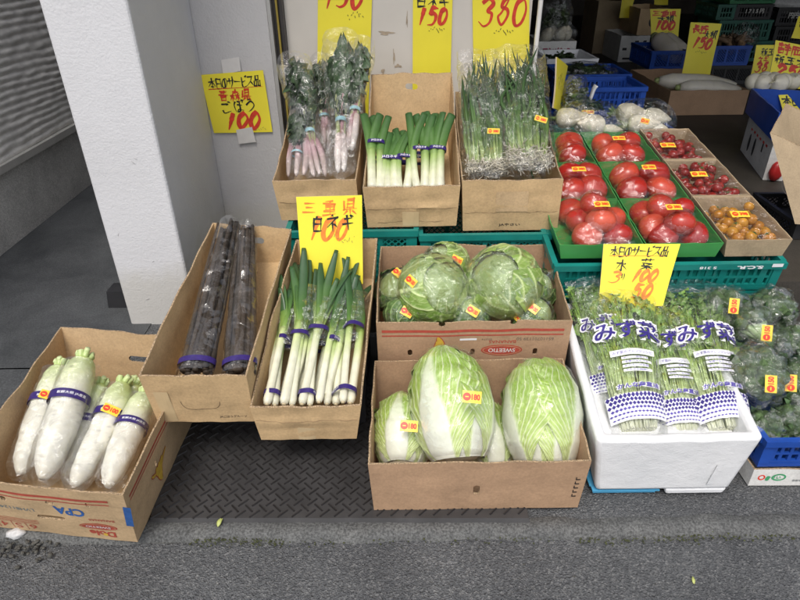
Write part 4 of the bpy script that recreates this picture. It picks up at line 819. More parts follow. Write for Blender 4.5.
# ---- white radishes
DAIK = veg('radish_skin', .38, .18, .18, 60, .05)
def radish(label, pt, pb, yt, yb, r, seed, stick=None, band=.38, bag=True, group='white radishes in the left banana carton'):
    T = at(*pt, yt); Bq = at(*pb, yb); root = thing('white_radish', label, 'radish', Bq, group); rng = np.random.RandomState(seed)
    L = T - Bq; n = 34; t = np.linspace(0, 1, n); side = nrm(np.cross(L, (0, 0, 1))); P = Bq + t[:, None] * L + side * (.008 * np.sin(PI * t) * rng.uniform(-1, 1))[:, None]
    R = r * np.interp(t, [0, .04, .12, .35, .7, .88, .96, 1], [.22, .46, .72, .95, 1.0, .92, .72, .35]) * (1 + .012 * np.sin(t * 40 + seed))
    n = 70; t2_ = np.linspace(0, 1, n); P = np.stack([np.interp(t2_, t, P[:, i_]) for i_ in range(3)], 1); R = np.interp(t2_, t, R); t = t2_
    V, F = loft(P, R, 26); V = V + nrm(V - (Bq + ((V - Bq) @ L / (L @ L))[:, None] * L)) * (.0012 * sn(V, 90, seed))[:, None]
    tt = np.clip((V - Bq) @ L / (L @ L), 0, 1); C = lerpc(tt + .04 * sn(V, 40, seed), [(0, (.77, .75, .66)), (.62, (.78, .755, .65)), (.80, (.68, .72, .44)), (.94, (.52, .61, .24)), (1, (.46, .56, .19))])
    line = np.clip((np.abs(np.sin(tt * 60 + 2 * sn(V, 30, seed + 4))) - .985) / .015, 0, 1) * (sn(V, 25, seed + 8) > .25); C = C * (1 - .26 * line[:, None]); sc_ = np.clip((sn(V * A([1, 1, 1]), 110, seed + 21) - .62) / .2, 0, 1)[:, None]; C = C * (1 - .08 * sc_ * (sn(V, 18, seed + 3) > 0)[:, None])
    part('root', V, F, DAIK, root, cols=C)
    ms = []
    for k in range(7):
        a = k * 2 * PI / 7 + rng.uniform(-.2, .2); X = side; Y = nrm(np.cross(L, side)); out = X * math.cos(a) + Y * math.sin(a); q = spline([T - nrm(L) * .006 + out * r * .28, T + nrm(L) * .010 + out * r * .42, T + nrm(L) * rng.uniform(.012, .019) + out * r * rng.uniform(.45, .66)], 6)
        V, F = loft(q, A([.0085, .009, .0085, .0085, .0082, .007]), 7); ms.append((V, F, rows(lerpc(np.linspace(0, 1, 6), [(0, (.42, .54, .20)), (1, (.55, .63, .32))]), 6, 7)))
    V, F, C = cat_(*ms); part('leaf_stubs', V, F, DAIK, root, cols=C)
    # purple tape band and clear sleeve
    k0 = 1 - band; q = P[(t > k0 - .042) & (t < k0 + .042)]; q = spline(q, 5); V, F = loft(q, r * 1.17, 26, cap=False); bd = part('tape_band', V, F, PURT, root)
    nn = nrm(A([0, 0, H_CAM]) - q[2]); ax = nrm(L); x = nrm(np.cross(ax, nn)); x = -x if x[0] < 0 else x; z = nrm(np.cross(x, ax)); z = -z if np.dot(z, nn) < 0 else z
    VF = typed('新鮮大根 JA産直', 1, .01); Vt = VF[0] / np.ptp(VF[0][:, 0]) * r * 1.7; an = Vt[:, 0] / (r * 1.17); sub('band_print', q[2] + (r * 1.182) * (np.sin(an)[:, None] * x + np.cos(an)[:, None] * z) + Vt[:, 1:2] * .8 * ax, VF[1], WHT, root, bd, smooth=False)
    tb = np.linspace(-.04, .93, 70); Pb = Bq + tb[:, None] * L; Rb = r * np.interp(tb, [-.04, 0, .05, .35, .9, .93], [.50, .72, .95, 1.09, 1.09, 1.12]); V, F = loft(Pb, Rb, 30, cap=False); ce = Bq + ((V - Bq) @ L / (L @ L))[:, None] * L; V = V + nrm(V - ce) * (crk(V * A([1, .25, .25]), 75, seed) * .0048 + crk(V * A([1, .5, .5]), 150, seed + 3) * .0026)[:, None]; part('clear_bag', V, F, FILM_H, root)
    if stick: c = q[2] + z * r * 1.19; sticker(root, None, c + x * stick * r, nrm(z + x * stick), ax + .12 * x, .045, .026, '100')
radish('large white radish on top of the pile in the left carton, its crown highest', (84.5, 358), (43, 479), 1.40, 1.075, .0455, 1)
radish('white radish at the far left of the carton with an orange price sticker', (62, 366), (20, 474), 1.42, 1.115, .041, 2, -.10, .37)
radish('white radish low between the large one and the stickered one', (101, 384), (66, 484), 1.38, 1.12, .036, 3, None, .40)
radish('thin white radish in crinkled bag with an orange price sticker, third from the carton front', (123, 383), (74, 486), 1.36, 1.065, .037, 4, -.1, .36)
radish('white radish against the right wall of the left carton', (146, 394), (108, 487), 1.33, 1.055, .038, 5, None, .38)
radish('white radish buried in the middle of the left carton pile', (136, 384), (84, 478), 1.40, 1.14, .034, 6, None, .35)

# ---- leeks
LEEK = veg('leek_skin', .38, .10, .15, 70, .10)
def leek(T, Bq, r, seed, split=.50, spread=.05, cut=False, end_w=None):
    """white shaft wrapped in sheaths, splitting into folded green blades"""
    rng = np.random.RandomState(seed); L = T - Bq; ln = np.linalg.norm(L); ax = L / ln; side = nrm(np.cross(ax, (0, 0, 1))); up = np.cross(side, ax); ms = []
    cs = [(0, (.66, .64, .50)), (.26, (.68, .68, .53)), (.40, (.52, .60, .28)), (.52, (.24, .36, .08)), (.66, (.070, .155, .030)), (.82, (.036, .092, .030)), (1, (.030, .075, .030))]
    if cut: cs = [(0, (.66, .65, .52)), (.20, (.62, .63, .44)), (.42, (.30, .41, .13)), (.58, (.085, .18, .04)), (1, (.036, .095, .026))]
    sh = rng.uniform(-.06, .06); bow = rng.normal(0, .007); ns = 14
    def streak(C, n, k):                                        # fibres running along the sheath
        ang = np.tile(np.arange(k), n); f = 1 + .10 * np.sin(ang * 2.3 + seed) * np.sin(ang * 4.1 + seed * 2); f = np.r_[f, 1, 1]; return np.clip(C * f[:, None], 0, 1)
    n = 20; t = np.linspace(0, split, n); P = Bq + t[:, None] * L + side * (bow * np.sin(PI * t / .9))[:, None]; rad = r * np.interp(t, [0, .02, .06, .15, split], [.70, 1.08, 1.05, .95, .92]); V, F = loft(P, rad, ns)
    a_ = np.tile(np.linspace(0, 2 * PI, ns, endpoint=False), n); T_, X_, Y_ = frames(P); V[:n * ns] += (np.cos(a_ * 5 + seed) * r * .035)[:, None] * np.repeat(X_, ns, 0); ms.append((V, F, streak(rows(lerpc(t + sh, cs), n, ns), n, ns)))
    V, F = loft(A([Bq - ax * .004, Bq + ax * .001]), A([r * .35, r * .62]), 10); ms.append((V, F, np.tile(A([[.50, .42, .27]]), (len(V), 1))))
    for k in range(2 if cut else 4):
        a = rng.uniform(-1, 1) if not cut else (-.6 + 1.2 * k); n = 22; tt = np.linspace(split - .10 + .03 * k, rng.uniform(.80, 1.02) if not cut else (1.0 - .03 * k), n); s_ = (tt - tt[0]) / (tt[-1] - tt[0])
        off = side * (bow * np.sin(PI * tt / .9) + a * spread * s_ ** 1.7)[:, None] + up * ((.010 * k - .008) * s_ + (rng.uniform(-.012, .035) if not cut else 0) * s_ ** 2.5 - (0 if cut else .02 * max(0, rng.normal()) * s_ ** 5))[:, None]
        P = Bq + tt[:, None] * L + off; w = r * np.interp(s_, [0, .25, .75, 1], [.90, 1.10, 1.05, .55 if not cut else .95]); fl = r * np.interp(s_, [0, .3, 1], [.85, .36, .22] if not cut else [.9, .6, .5]); tw = rng.uniform(-.5, .5)
        V, F = loft(P, w, 12, hint=nrm(up + side * tw), rad2=fl); ms.append((V, F, streak(rows(lerpc(tt + sh + .03 * k, cs), n, 12), n, 12)))
    return cat_(*ms)
def leek_bundle(label, items, tape_t, seed, group, r=.0125, cut=False, tapes=1, film_on=True):
    """items: list of (pixel top, pixel base, depth top, depth base)"""
    pts = [(at(*a, ya), at(*b, yb)) for (a, b, ya, yb) in items]; root = thing('leek_bundle', label, 'leeks', np.mean([p[1] for p in pts], 0), group)
    for k, (T, Bq) in enumerate(pts): V, F, C = leek(T, Bq, r * (1 + .1 * math.sin(seed + k * 2)), seed * 7 + k, cut=cut); part('leek', V, F, LEEK, root, cols=C)
    for tp in tape_t:
        cs = A([Bq + (T - Bq) * tp for T, Bq in pts]); ax = nrm(np.mean([T - Bq for T, Bq in pts], 0)); x = nrm(cs[-1] - cs[0]) if len(cs) > 1 else nrm(np.cross(ax, (0, 0, 1))); x = nrm(x - ax * np.dot(x, ax)); y = np.cross(ax, x); c = cs.mean(0)
        w = np.abs((cs - c) @ x).max() + r * 1.12; h = np.abs((cs - c) @ y).max() + r * 1.2; a = np.linspace(0, 2 * PI, 26, endpoint=False); ex = np.sign(np.cos(a)) * np.abs(np.cos(a)) ** .75; ey = np.sign(np.sin(a)) * np.abs(np.sin(a)) ** .75
        V = np.vstack([c + ax * z + w * ex[:, None] * x + h * ey[:, None] * y for z in (-.007, 0, .007)]); tb = part('tape', V, grid_faces(26, 3, True), PURT, root)
        z = -y if np.dot(y, A([0, 0, H_CAM]) - c) < 0 else y; VF = typed('JA白ネギ', 1, .01); Vt = VF[0] / np.ptp(VF[0][:, 0]) * w * 1.2; xx = x if x[0] > 0 else -x
        sub('tape_print', c + z * (h + .0012) + Vt[:, :1] * xx + Vt[:, 1:2] * ax, VF[1], WHT, root, tb, smooth=False)
    if film_on and not cut:
        T = np.mean([p[0] for p in pts], 0); Bq = np.mean([p[1] for p in pts], 0); t = np.linspace(.40, .80, 22); P = Bq + t[:, None] * (T - Bq); V, F = loft(P, np.interp(t, [.4, .8], [.026, .040]), 22, cap=False, rad2=np.interp(t, [.4, .8], [.020, .026])); V = V + (crk(V, 90, seed) * .004)[:, None] * A([0, -.4, 1]); part('clear_sleeve', V, F, FILM, root)
    return root
GL = 'leek bundles in the front leek box'
leek_bundle('leftmost leek bundle in the front box, darkest tops leaning outward', [((299, 266), (267, 404), 1.70, 1.215), ((296, 280), (275, 405), 1.66, 1.225), ((303, 285), (271, 400), 1.65, 1.25)], (.45, .05), 1, GL, r=.0108)
leek_bundle('leek bundle with the tallest green top beside the leftmost bundle', [((311, 254), (284, 404), 1.72, 1.215), ((318, 262), (292, 405), 1.70, 1.22), ((309, 280), (288, 400), 1.66, 1.24)], (.44,), 2, GL, r=.0118)
leek_bundle('middle leek bundle with fanned blades in the front box', [((328, 256), (302, 404), 1.71, 1.215), ((337, 266), (310, 405), 1.68, 1.22), ((324, 276), (306, 399), 1.67, 1.24)], (.48, .05), 3, GL, r=.0112)
leek_bundle('leek bundle right of the middle, lying lower in the front box', [((348, 268), (319, 402), 1.70, 1.22), ((343, 280), (327, 404), 1.66, 1.23), ((352, 275), (324, 398), 1.68, 1.25)], (.43,), 4, GL, r=.0112)
leek_bundle('leek bundle against the right wall of the front box', [((360, 266), (343, 402), 1.71, 1.215), ((367, 272), (350, 403), 1.69, 1.225), ((356, 282), (336, 404), 1.67, 1.24)], (.52, .06), 5, GL, r=.0115)
leek_bundle('leek bundle underneath the others in the front box', [((330, 282), (298, 402), 1.70, 1.26), ((345, 284), (315, 402), 1.70, 1.26), ((312, 284), (281, 402), 1.70, 1.26), ((338, 284), (331, 402), 1.70, 1.26)], (.42,), 6, GL, film_on=False)
GM = 'short leek bundles in the middle upper box'
k = 0
for (tx_, bx_, ty, lab, off, cnt) in ((376, 376, 113, 'left wall of the upper middle box', 0, 2), (391, 388, 132, 'second from the left in the upper middle box, cut short', .02, 3), (407, 403, 128, 'centre of the upper middle box leaning right', .015, 2), (420, 421, 112, 'tallest of the upper middle box, right of centre', 0, 2), (439, 436, 111, 'right wall of the upper middle box', 0, 2)):
    its = [((tx_ + 8.5 * (i - (cnt - 1) / 2), ty + 2 * (i % 2)), (bx_ + 8 * (i - (cnt - 1) / 2), 189), 2.21 - off * 2, 1.965) for i in range(cnt)]; k += 1
    leek_bundle('short trimmed leek bundle, ' + lab, its, (.50 if k != 1 else .60,), 20 + k, GM, r=.0148, cut=True)
leek_bundle('short trimmed leek bundle lying behind the front ones in the upper middle box', [((398, 140), (396, 180), 2.22, 2.05), ((384, 142), (384, 180), 2.22, 2.05), ((430, 140), (430, 180), 2.22, 2.05)], (.5,), 31, GM, r=.0145, cut=True)

# ---- burdock
BURD = veg('burdock_skin', .7, 0, .6, 60, .25); GBD = 'wrapped burdock in the tan box'
def burdock(label, T, Bq, seed, n=9, w=.040, ):
    rng = np.random.RandomState(seed); root = thing('burdock_bundle', label, 'burdock', Bq, GBD); L = T - Bq; side = nrm(np.cross(L, (0, 0, 1))); up = nrm(np.cross(side, L)); ms = []
    for k in range(n):
        a = (k % 7 - 3) / 3.0; row = k // 7; q0 = Bq + side * (a * w * .86) + up * (.010 * row - .008) + L * rng.uniform(0, .03); q1 = Bq + L * rng.uniform(.93, 1.02) + side * (a * w * .52 + rng.normal(0, .006)) + up * (.010 * row - .004 + rng.normal(0, .004))
        q = spline([q0, q0 * .6 + q1 * .4 + side * rng.normal(0, .005), q1], 24); V, F = loft(q, np.linspace(.0092, .0055, 24) * rng.uniform(.85, 1.15) * (1 + .02 * np.sin(np.arange(24) * .9 + k)), 8); c = A([.042, .029, .019]) * rng.uniform(.6, 1.4); part('burdock_root', V, F, BURD, root, cols=np.tile(c, (len(V), 1)))
    t = np.linspace(-.01, 1.03, 50); P = Bq + t[:, None] * L + up * .010; V, F = loft(P, w * np.interp(t, [0, .1, .8, 1.03], [1.22, 1.22, 1.0, .85]), 26, cap=False, rad2=np.interp(t, [0, 1.03], [.027, .022]), hint=up); V = V + up * (crk(V * A([1, .25, .25]), 45, seed) * .0045)[:, None] + side * (crk(V * A([1, .3, .3]), 50, seed + 1) * .003)[:, None]; part('clear_bag', V, F, film('burdock_film', .004, 1.0, .05, 16, bstr=.5, cap=.34, facet=.5), root)
    P = Bq + A([[.03], [.045], [.06]]) * L + up * .010; V, F = loft(P, w * 1.25, 26, cap=False, rad2=.029, hint=up); part('tape', V, F, PURT, root)
burdock('left bundle of long brown burdock roots, slanting toward the pillar', at(231, 226, 1.80), at(196, 374, 1.255), 3, 20, .040)
burdock('right bundle of long brown burdock roots, lying straight along the box', at(247, 230, 1.79), at(240, 374, 1.255), 5, 18, .037)

# ---- leaf patches
LEAFM = veg('turnip_leaf', .5, .05, .4, 80, .18)
def leaf_blade(q, w, seed, col, rib=(.20, .30, .10), nu=11, ruf=.012, lobes=6):
    n = len(q); T, X, Y = frames(q, (0, .6, .8)); u = np.linspace(-1, 1, nu); s = np.linspace(0, 1, n); rng = np.random.RandomState(seed)
    ww = w * np.interp(s, [0, .12, .35, .75, .93, 1], [.10, .30, .70, 1.0, .75, .12]) * (1 + .20 * np.abs(np.sin(s * PI * lobes)))
    U, Sx = np.meshgrid(u, s); P = q[:, None, :] + X[:, None, :] * (U * ww[:, None])[..., None]; ph = rng.uniform(0, 6)
    z = ruf * (np.sin(Sx * 24 + U * 3 + ph) * np.abs(U) ** 1.5 + .5 * np.sin(Sx * 43 + U * 8 + ph)) - .25 * w * np.abs(U) ** 2 * np.sin(ph)
    P = P + Y[:, None, :] * z[..., None]; P = P.reshape(-1, 3); C = np.tile(A(col), (n * nu, 1)) * (1 + .28 * sn(P, 60, seed))[:, None]
    rb = np.clip(1 - np.abs(U.ravel()) / .16, 0, 1)[:, None]; vn = (np.clip((.12 - np.abs((Sx * 9 - np.abs(U) * 1.6) % 1 - .5)) / .1, 0, 1).ravel() * .45)[:, None]; m_ = np.maximum(rb * .8, vn); C = C * (1 - m_) + A(rib) * m_
    return P, grid_faces(nu, n), np.clip(C, 0, 1)
TURN = veg('red_turnip_skin', .35, .12, .15, 60, .06)
def turnip_bag(label, T, Bq, seed, nroot=3, w=.055, leafcol=(.034, .066, .027), tall=1.0, redness=1.0):
    rng = np.random.RandomState(seed); root = thing('turnip_bag', label, 'turnips', Bq, 'bags of red turnips in the upper left box'); L = T - Bq; ln = np.linalg.norm(L); ax = L / ln; side = nrm(np.cross(ax, (0, 0, 1))); up = np.cross(side, ax)
    for k in range(nroot):
        a = (k - (nroot - 1) / 2) * .024 + rng.normal(0, .004); q = spline([Bq + side * (a * 1.0) + up * rng.uniform(-.006, .01), Bq + ax * .08 + side * a * 1.15, Bq + ax * .165 + side * a * .8], 14); t = np.linspace(0, 1, 14)
        V, F = loft(q, .0112 * np.interp(t, [0, .1, .5, .9, 1], [.30, .75, 1.0, .95, .5]) * rng.uniform(.85, 1.2), 12); red = lerpc(t, [(0, (.50, .41, .38)), (.4, (.50, .39, .37)), (.7, (.42, .25, .27)), (1, (.34, .18, .20))]) if rng.rand() < redness else lerpc(t, [(0, (.70, .66, .62)), (1, (.62, .50, .48))]); part('root', V, F, TURN, root, cols=rows(red, 14, 12))
    ms = []; st = []
    for k in range(17):
        a = rng.uniform(-1, 1); d = rng.uniform(-.5, 1); e = rng.uniform(.78, 1.04); q = spline([Bq + ax * .13 + side * a * .014, Bq + L * .55 + side * a * w * .40 + up * d * .016, Bq + L * e + side * a * w * .62 + up * d * .03], 22); ms.append(leaf_blade(q[6:], w * rng.uniform(.32, .50), seed * 9 + k, tuple(A(leafcol) * rng.uniform(.6, 1.3)), (.10, .16, .07), 13, .018)); V, F = loft(q[:12], .0042, 6); st.append((V, F, np.tile(A([[.30, .34, .14]]) if k % 2 else A([[.38, .20, .22]]), (len(V), 1))))
    V, F, C = cat_(*st); part('stalks', V, F, LEAFM, root, cols=C); V, F, C = cat_(*ms); part('leaves', V, F, LEAFM, root, cols=C)
    V, F = loft(A([Bq + L * .36, Bq + L * .375, Bq + L * .39]), .021, 14, cap=False); part('tie', V, F, plain('tie_tape', (.30, .52, .58), .35, .2, 90), root)
    t = np.linspace(-.03, 1.08, 44); P = Bq + t[:, None] * L; V, F = loft(P, np.interp(t, [-.03, 0, .15, .4, .9, 1.08], [.30, .8, .9, .75, 1.15, 1.0]) * w, 28, cap=False, rad2=np.interp(t, [0, .4, 1], [.026, .026, .040]), hint=up); V = V + up * (crk(V, 30, seed) * .014)[:, None] + side * (crk(V, 40, seed + 1) * .007)[:, None]; part('clear_bag', V, F, FILM_H, root)
turnip_bag('bag of red turnips leaning left, tall dark leaves reaching over the shutter rail', at(295, 66, 2.45), at(319, 176, 2.045), 3, 3, .062)
turnip_bag('bag of turnips with the tallest dark leaves before the yellow 130 card', at(341, 44, 2.52), at(341, 172, 2.06), 5, 2, .066, redness=.3)
turnip_bag('small bag of red turnips low in the left corner of the upper left box', at(300, 118, 2.25), at(295, 176, 2.035), 8, 3, .040)
turnip_bag('bag of turnips at the back right corner of the upper left box', at(364, 50, 2.50), at(349, 150, 2.12), 11, 2, .040, redness=.5)
turnip_bag('bag of turnip leaves behind the others in the upper left box', at(322, 66, 2.52), at(326, 150, 2.20), 14, 2, .048)

# ---- green onions
ONI = veg('green_onion', .4, .05, .15, 60, .15); ROOTS = veg('onion_roots', .7, .05, .5, 160, .2)
def onion_bag(label, T, Bq, seed, w=.085, n=46, stickers=(), ball=None):
    rng = np.random.RandomState(seed); root = thing('green_onion_bag', label, 'green onions', Bq, 'bags of green onions in the upper right box'); L = T - Bq; ln = np.linalg.norm(L); ax = L / ln; side = nrm(np.cross(ax, (0, 0, 1))); up = np.cross(side, ax); ms = []
    cs = [(0, (.60, .61, .45)), (.10, (.34, .43, .15)), (.25, (.10, .18, .042)), (.6, (.042, .090, .028)), (1, (.032, .068, .027))]
    for k in range(n):
        a = rng.uniform(-1, 1); d = rng.uniform(-1, 1); e = rng.uniform(.78, 1.08); e *= 1 - .10 * abs(a); cl = lambda x_: min(max(x_, -w * .90), w * .90); q = spline([Bq + side * a * w * .66 + up * d * .020 + L * .03, Bq + L * .32 + side * cl(a * w * .74 + rng.normal(0, .010)) + up * d * .022, Bq + L * .66 * e + side * cl(a * w * .80 + rng.normal(0, .020)) + up * (d * .024 + rng.normal(0, .008)), Bq + L * e + side * cl(a * w * .78 + rng.normal(0, .034)) + up * (d * .026 + rng.normal(0, .014))], 18); t = np.linspace(0, e, 18)
        V, F = loft(q, np.interp(t / e, [0, .1, .5, .9, 1], [.0048, .0045, .0055, .0034, .0005]) * rng.uniform(.65, 1.5), 6); ms.append((V, F, rows(lerpc(t + rng.uniform(-.05, .08), cs) * rng.uniform(.8, 1.25), 18, 6)))
    V, F, C = cat_(*ms); part('stems', V, F, ONI, root, cols=C); ms = []
    for k in range(480):
        p = Bq + side * rng.uniform(-1, 1) * w * .8 + up * rng.uniform(-.2, 1.4) * .030 + ax * rng.uniform(-.005, .075) * (1.0 if ball else .55); q = spline([p, p + rng.normal(0, .008, 3), p + rng.normal(0, .011, 3)], 6); V, F = loft(q, .0013, 4); ms.append((V, F, np.tile(A([[.52, .48, .39]]) * rng.uniform(.7, 1.3), (len(V), 1))))
    V, F, C = cat_(*ms); part('roots', V, F, ROOTS, root, cols=np.clip(C, 0, 1))
    t = np.linspace(-.05, 1.06, 50); P = Bq + t[:, None] * L; V, F = loft(P, np.interp(t, [-.05, 0, .1, .5, 1.06], [.5, .92, 1.03, 1.03, 1.08]) * w, 34, cap=False, rad2=np.interp(t, [-.05, 0, .15, 1], [.03, .048, .042, .034]), hint=up, pw=.8); V = V + up * (crk(V, 22, seed) * .020 + crk(V, 60, seed + 5) * .006)[:, None] + side * (crk(V, 40, seed + 1) * .008)[:, None]; part('clear_bag', V, F, FILM, root)
    for (px, py, Yd) in stickers: sticker(root, None, at(px, py, Yd), nrm(A([0, 0, H_CAM]) - at(px, py, Yd)), (.25 if px > 500 else 0, 0, 1), .042, .018, '380')
onion_bag('bag of green onions at the left of the upper right box', at(479, 62, 2.45), at(486, 176, 1.985), 3, .080, 84, ((493.5, 131, 2.075),))
onion_bag('bag of green onions with a pale root clump, overlapping the left bag', at(519, 58, 2.44), at(529, 170, 1.965), 7, .092, 96, ((541, 119, 2.06),), True)

# ---- mizuna
MIZ = veg('mizuna_stem', .4, .08, .15, 70, .12); PURI = plain('purple_bag_ink', (.10, .075, .36), .35, .2, 120); PURD = plain('dark_purple_ink', (.045, .03, .22), .35, .2, 120)
def mizuna_bag(label, TL, TR, BR, BL, seed, text=True, thick=.030):
    """flat clear printed bag; the four corners are given on its front"""
    Q = A([BL, BR, TR, TL], float); ax = nrm((Q[2] + Q[3] - Q[0] - Q[1])); x0 = nrm(Q[1] - Q[0]); n_ = nrm(np.cross(x0, ax)); rng = np.random.RandomState(seed)
    root = thing('mizuna_bag', label, 'mizuna', Q[:2].mean(0), 'printed bags of mizuna in the foam box')
    W = np.linalg.norm(Q[1] - Q[0]); W2 = np.linalg.norm(Q[2] - Q[3]); Hh = np.linalg.norm((Q[2] + Q[3] - Q[0] - Q[1]) / 2)
    def S(u, v, off=0.0, front=True):
        u = np.asarray(u, float); v = np.asarray(v, float); P = (Q[0] * (1 - u)[..., None] + Q[1] * u[..., None]) * (1 - v)[..., None] + (Q[3] * (1 - u)[..., None] + Q[2] * u[..., None]) * v[..., None]
        th = thick * np.clip(np.sin(PI * np.clip(u, 0, 1)), 0, 1) ** .6 * np.interp(v, [0, .06, .3, .8, 1], [.25, .8, 1, 1, .5]); cz = np.c_[u.ravel() * W, v.ravel() * Hh, np.zeros(u.size)]; c = (crk(cz, 26, seed) * .006 * np.interp(v, [0, .3, .7, 1], [.5, .5, 1, 2.2]).ravel() + crk(cz, 60, seed + 2) * .0025).reshape(u.shape)
        return P + n_ * ((th + c + off) if front else (-th * .8 + c))[..., None]
    ms = []; cs = [(0, (.70, .72, .54)), (.2, (.60, .69, .36)), (.5, (.36, .51, .13)), (.8, (.24, .40, .08)), (1, (.17, .31, .055))]
    def inside(u, v, d): return (Q[0] * (1 - u) + Q[1] * u) * (1 - v) + (Q[3] * (1 - u) + Q[2] * u) * v + n_ * d
    for k in range(250):
        u0 = rng.uniform(.12, .88); u1 = np.clip(u0 + rng.normal(0, .14), .05, .95); e = rng.uniform(.62, .98); d0, d1 = rng.uniform(-.6, .6, 2) * thick * max(.3, math.sin(PI * u0)); q = spline([inside(.5 + (u0 - .5) * .8, .03, d0 * .6), inside(u0 + rng.normal(0, .03), e * .5, d0), inside(u1, e, d1)], 14); V, F = loft(q, np.linspace(.0026, .0011, 14) * rng.uniform(.7, 1.25), 5); ms.append((V, F, rows(lerpc(np.linspace(0, e, 14), cs) * rng.uniform(.85, 1.2), 14, 5)))
    V, F, C = cat_(*ms); part('stems', V, F, MIZ, root, cols=np.clip(C, 0, 1)); ms = []
    for k in range(130):
        u0 = rng.uniform(.05, .95); v0 = rng.uniform(.42, .90) if k % 3 else rng.uniform(.72, .97); ed = max(.15, math.sin(PI * u0)) ** .7; d = rng.uniform(-.6, .55) * thick * ed; p = inside(u0, v0, d); lf = min(1.0, max(.3, (1.02 - v0) * 5)); q = spline([p, p + ax * .03 * lf + x0 * rng.normal(0, .010), p + ax * rng.uniform(.045, .075) * lf + x0 * np.clip(rng.normal(0, .026) , -.04, .04) * ed + n_ * rng.uniform(-.004, .002)], 13); ms.append(leaf_blade(q, rng.uniform(.007, .014), seed * 5 + k, A([.18, .32, .065]) * rng.uniform(.7, 1.4), (.36, .46, .20), 5, .003, 9))
    V, F, C = cat_(*ms); part('leaves', V, F, MIZ, root, cols=C)
    nu, nv = 40, 60; uu, vv = np.meshgrid(np.linspace(0, 1, nu), np.linspace(-.03, 1.06, nv)); fr = S(uu, vv).reshape(-1, 3); bk = S(uu, vv, front=False).reshape(-1, 3); F = grid_faces(nu, nv); V, F, _ = cat_((fr, F), (bk, [f[::-1] for f in F])); bag = part('clear_bag', V, F, FILM, root)
    def prt(nm, VF, mat, off=.0010): V2 = np.asarray(VF[0]); z = off + (V2[:, 2] if V2.shape[1] > 2 else 0); return sub(nm, S(V2[:, 0], V2[:, 1], np.broadcast_to(z, (len(V2),))), VF[1], mat, root, bag, smooth=False)
    asp = W / Hh
    # white band with rows of purple lozenges, paler towards the bottom
    b0, b1 = .055, .205; NB_ = 24; g = np.meshgrid(np.linspace(.02, .98, NB_ + 1), np.linspace(b0, b1, 9)); prt('white_band', (np.c_[g[0].ravel(), g[1].ravel()], grid_faces(NB_ + 1, 9)), WHT, .0009)
    for r_ in range(6):
        v = b1 - .014 - r_ * (b1 - b0) / 6.2; k = 15; ms = []; hw = .96 / k / 2; hh = (b1 - b0) / 6.2 * .5 * [1.30, 1.12, .95, .75, .55, .38][r_]
        for i in range(k):
            cx = .02 + (i + .5 + (.5 if r_ % 2 else 0)) * .96 / k
            if cx + hw > .985: continue
            ms.append((A([(cx - hw, v), (cx, v - hh), (cx + hw, v), (cx, v + hh)]), [[0, 1, 2, 3]]))
        V, F, _ = cat_(*ms); prt('lozenge_row', (V, F), PURD if r_ < 3 else PURI, .0016)
    def txt(s, cx, cy, w, h, bold, front=PURD, outline=.05, ang=0):
        if outline: prt('letter_outline', fit(typed(s, 1, bold + outline), cx, cy, w * (1.06), h * 1.22, ang=ang), WHT, .0014)
        return prt('lettering', fit(typed(s, 1, bold), cx, cy, w, h, ang=ang), front, .0022)
    txt('みず菜', .52, .615, .88, .125, .020, PURD, .075)
    txt('かんな産直法', .55, .245, .66, .030, .03, PURI, .06)
    V, F = rect2(.22, .435, .86, .475, 8); prt('white_label', (V, F), WHT, .0010); prt('lettering', fit(typed('みず菜のアレンジレシピ', 1, .0), .54, .455, .58, .020), PURI, .0018)
    for q_ in range(4): prt('white_label', rect2(.36, .33 + .026 * q_, .80 - .05 * (q_ % 2), .346 + .026 * q_, 6), WHT, .0010); prt('lettering', fit(typed(['サラダや鍋物に', 'おひたし炒め物', '浅漬けなどでも', 'おいしい野菜です'][q_], 1, .0), .57, .338 + .026 * q_, .36, .011), PURI, .0018)
    return root
mizuna_bag('leftmost printed bag of mizuna, its purple band lowest in the foam box', at(574, 290, 1.66), at(655, 288, 1.66), at(668, 433, 1.165), at(612, 438, 1.165), 3, thick=.048)
mizuna_bag('middle printed bag of mizuna, half covered by its neighbours', at(622, 300, 1.66), at(690, 300, 1.66), at(709, 436, 1.172), at(661, 439, 1.172), 6, thick=.036)
mizuna_bag('rightmost printed bag of mizuna next to the broccoli', at(654, 292, 1.67), at(727, 292, 1.67), at(754, 432, 1.165), at(701, 437, 1.165), 9, thick=.046)
mizuna_bag('bag of mizuna at the back left, under the leftmost printed bag', at(566, 288, 1.67), at(615, 284, 1.67), at(640, 400, 1.30), at(594, 404, 1.30), 12, thick=.030)

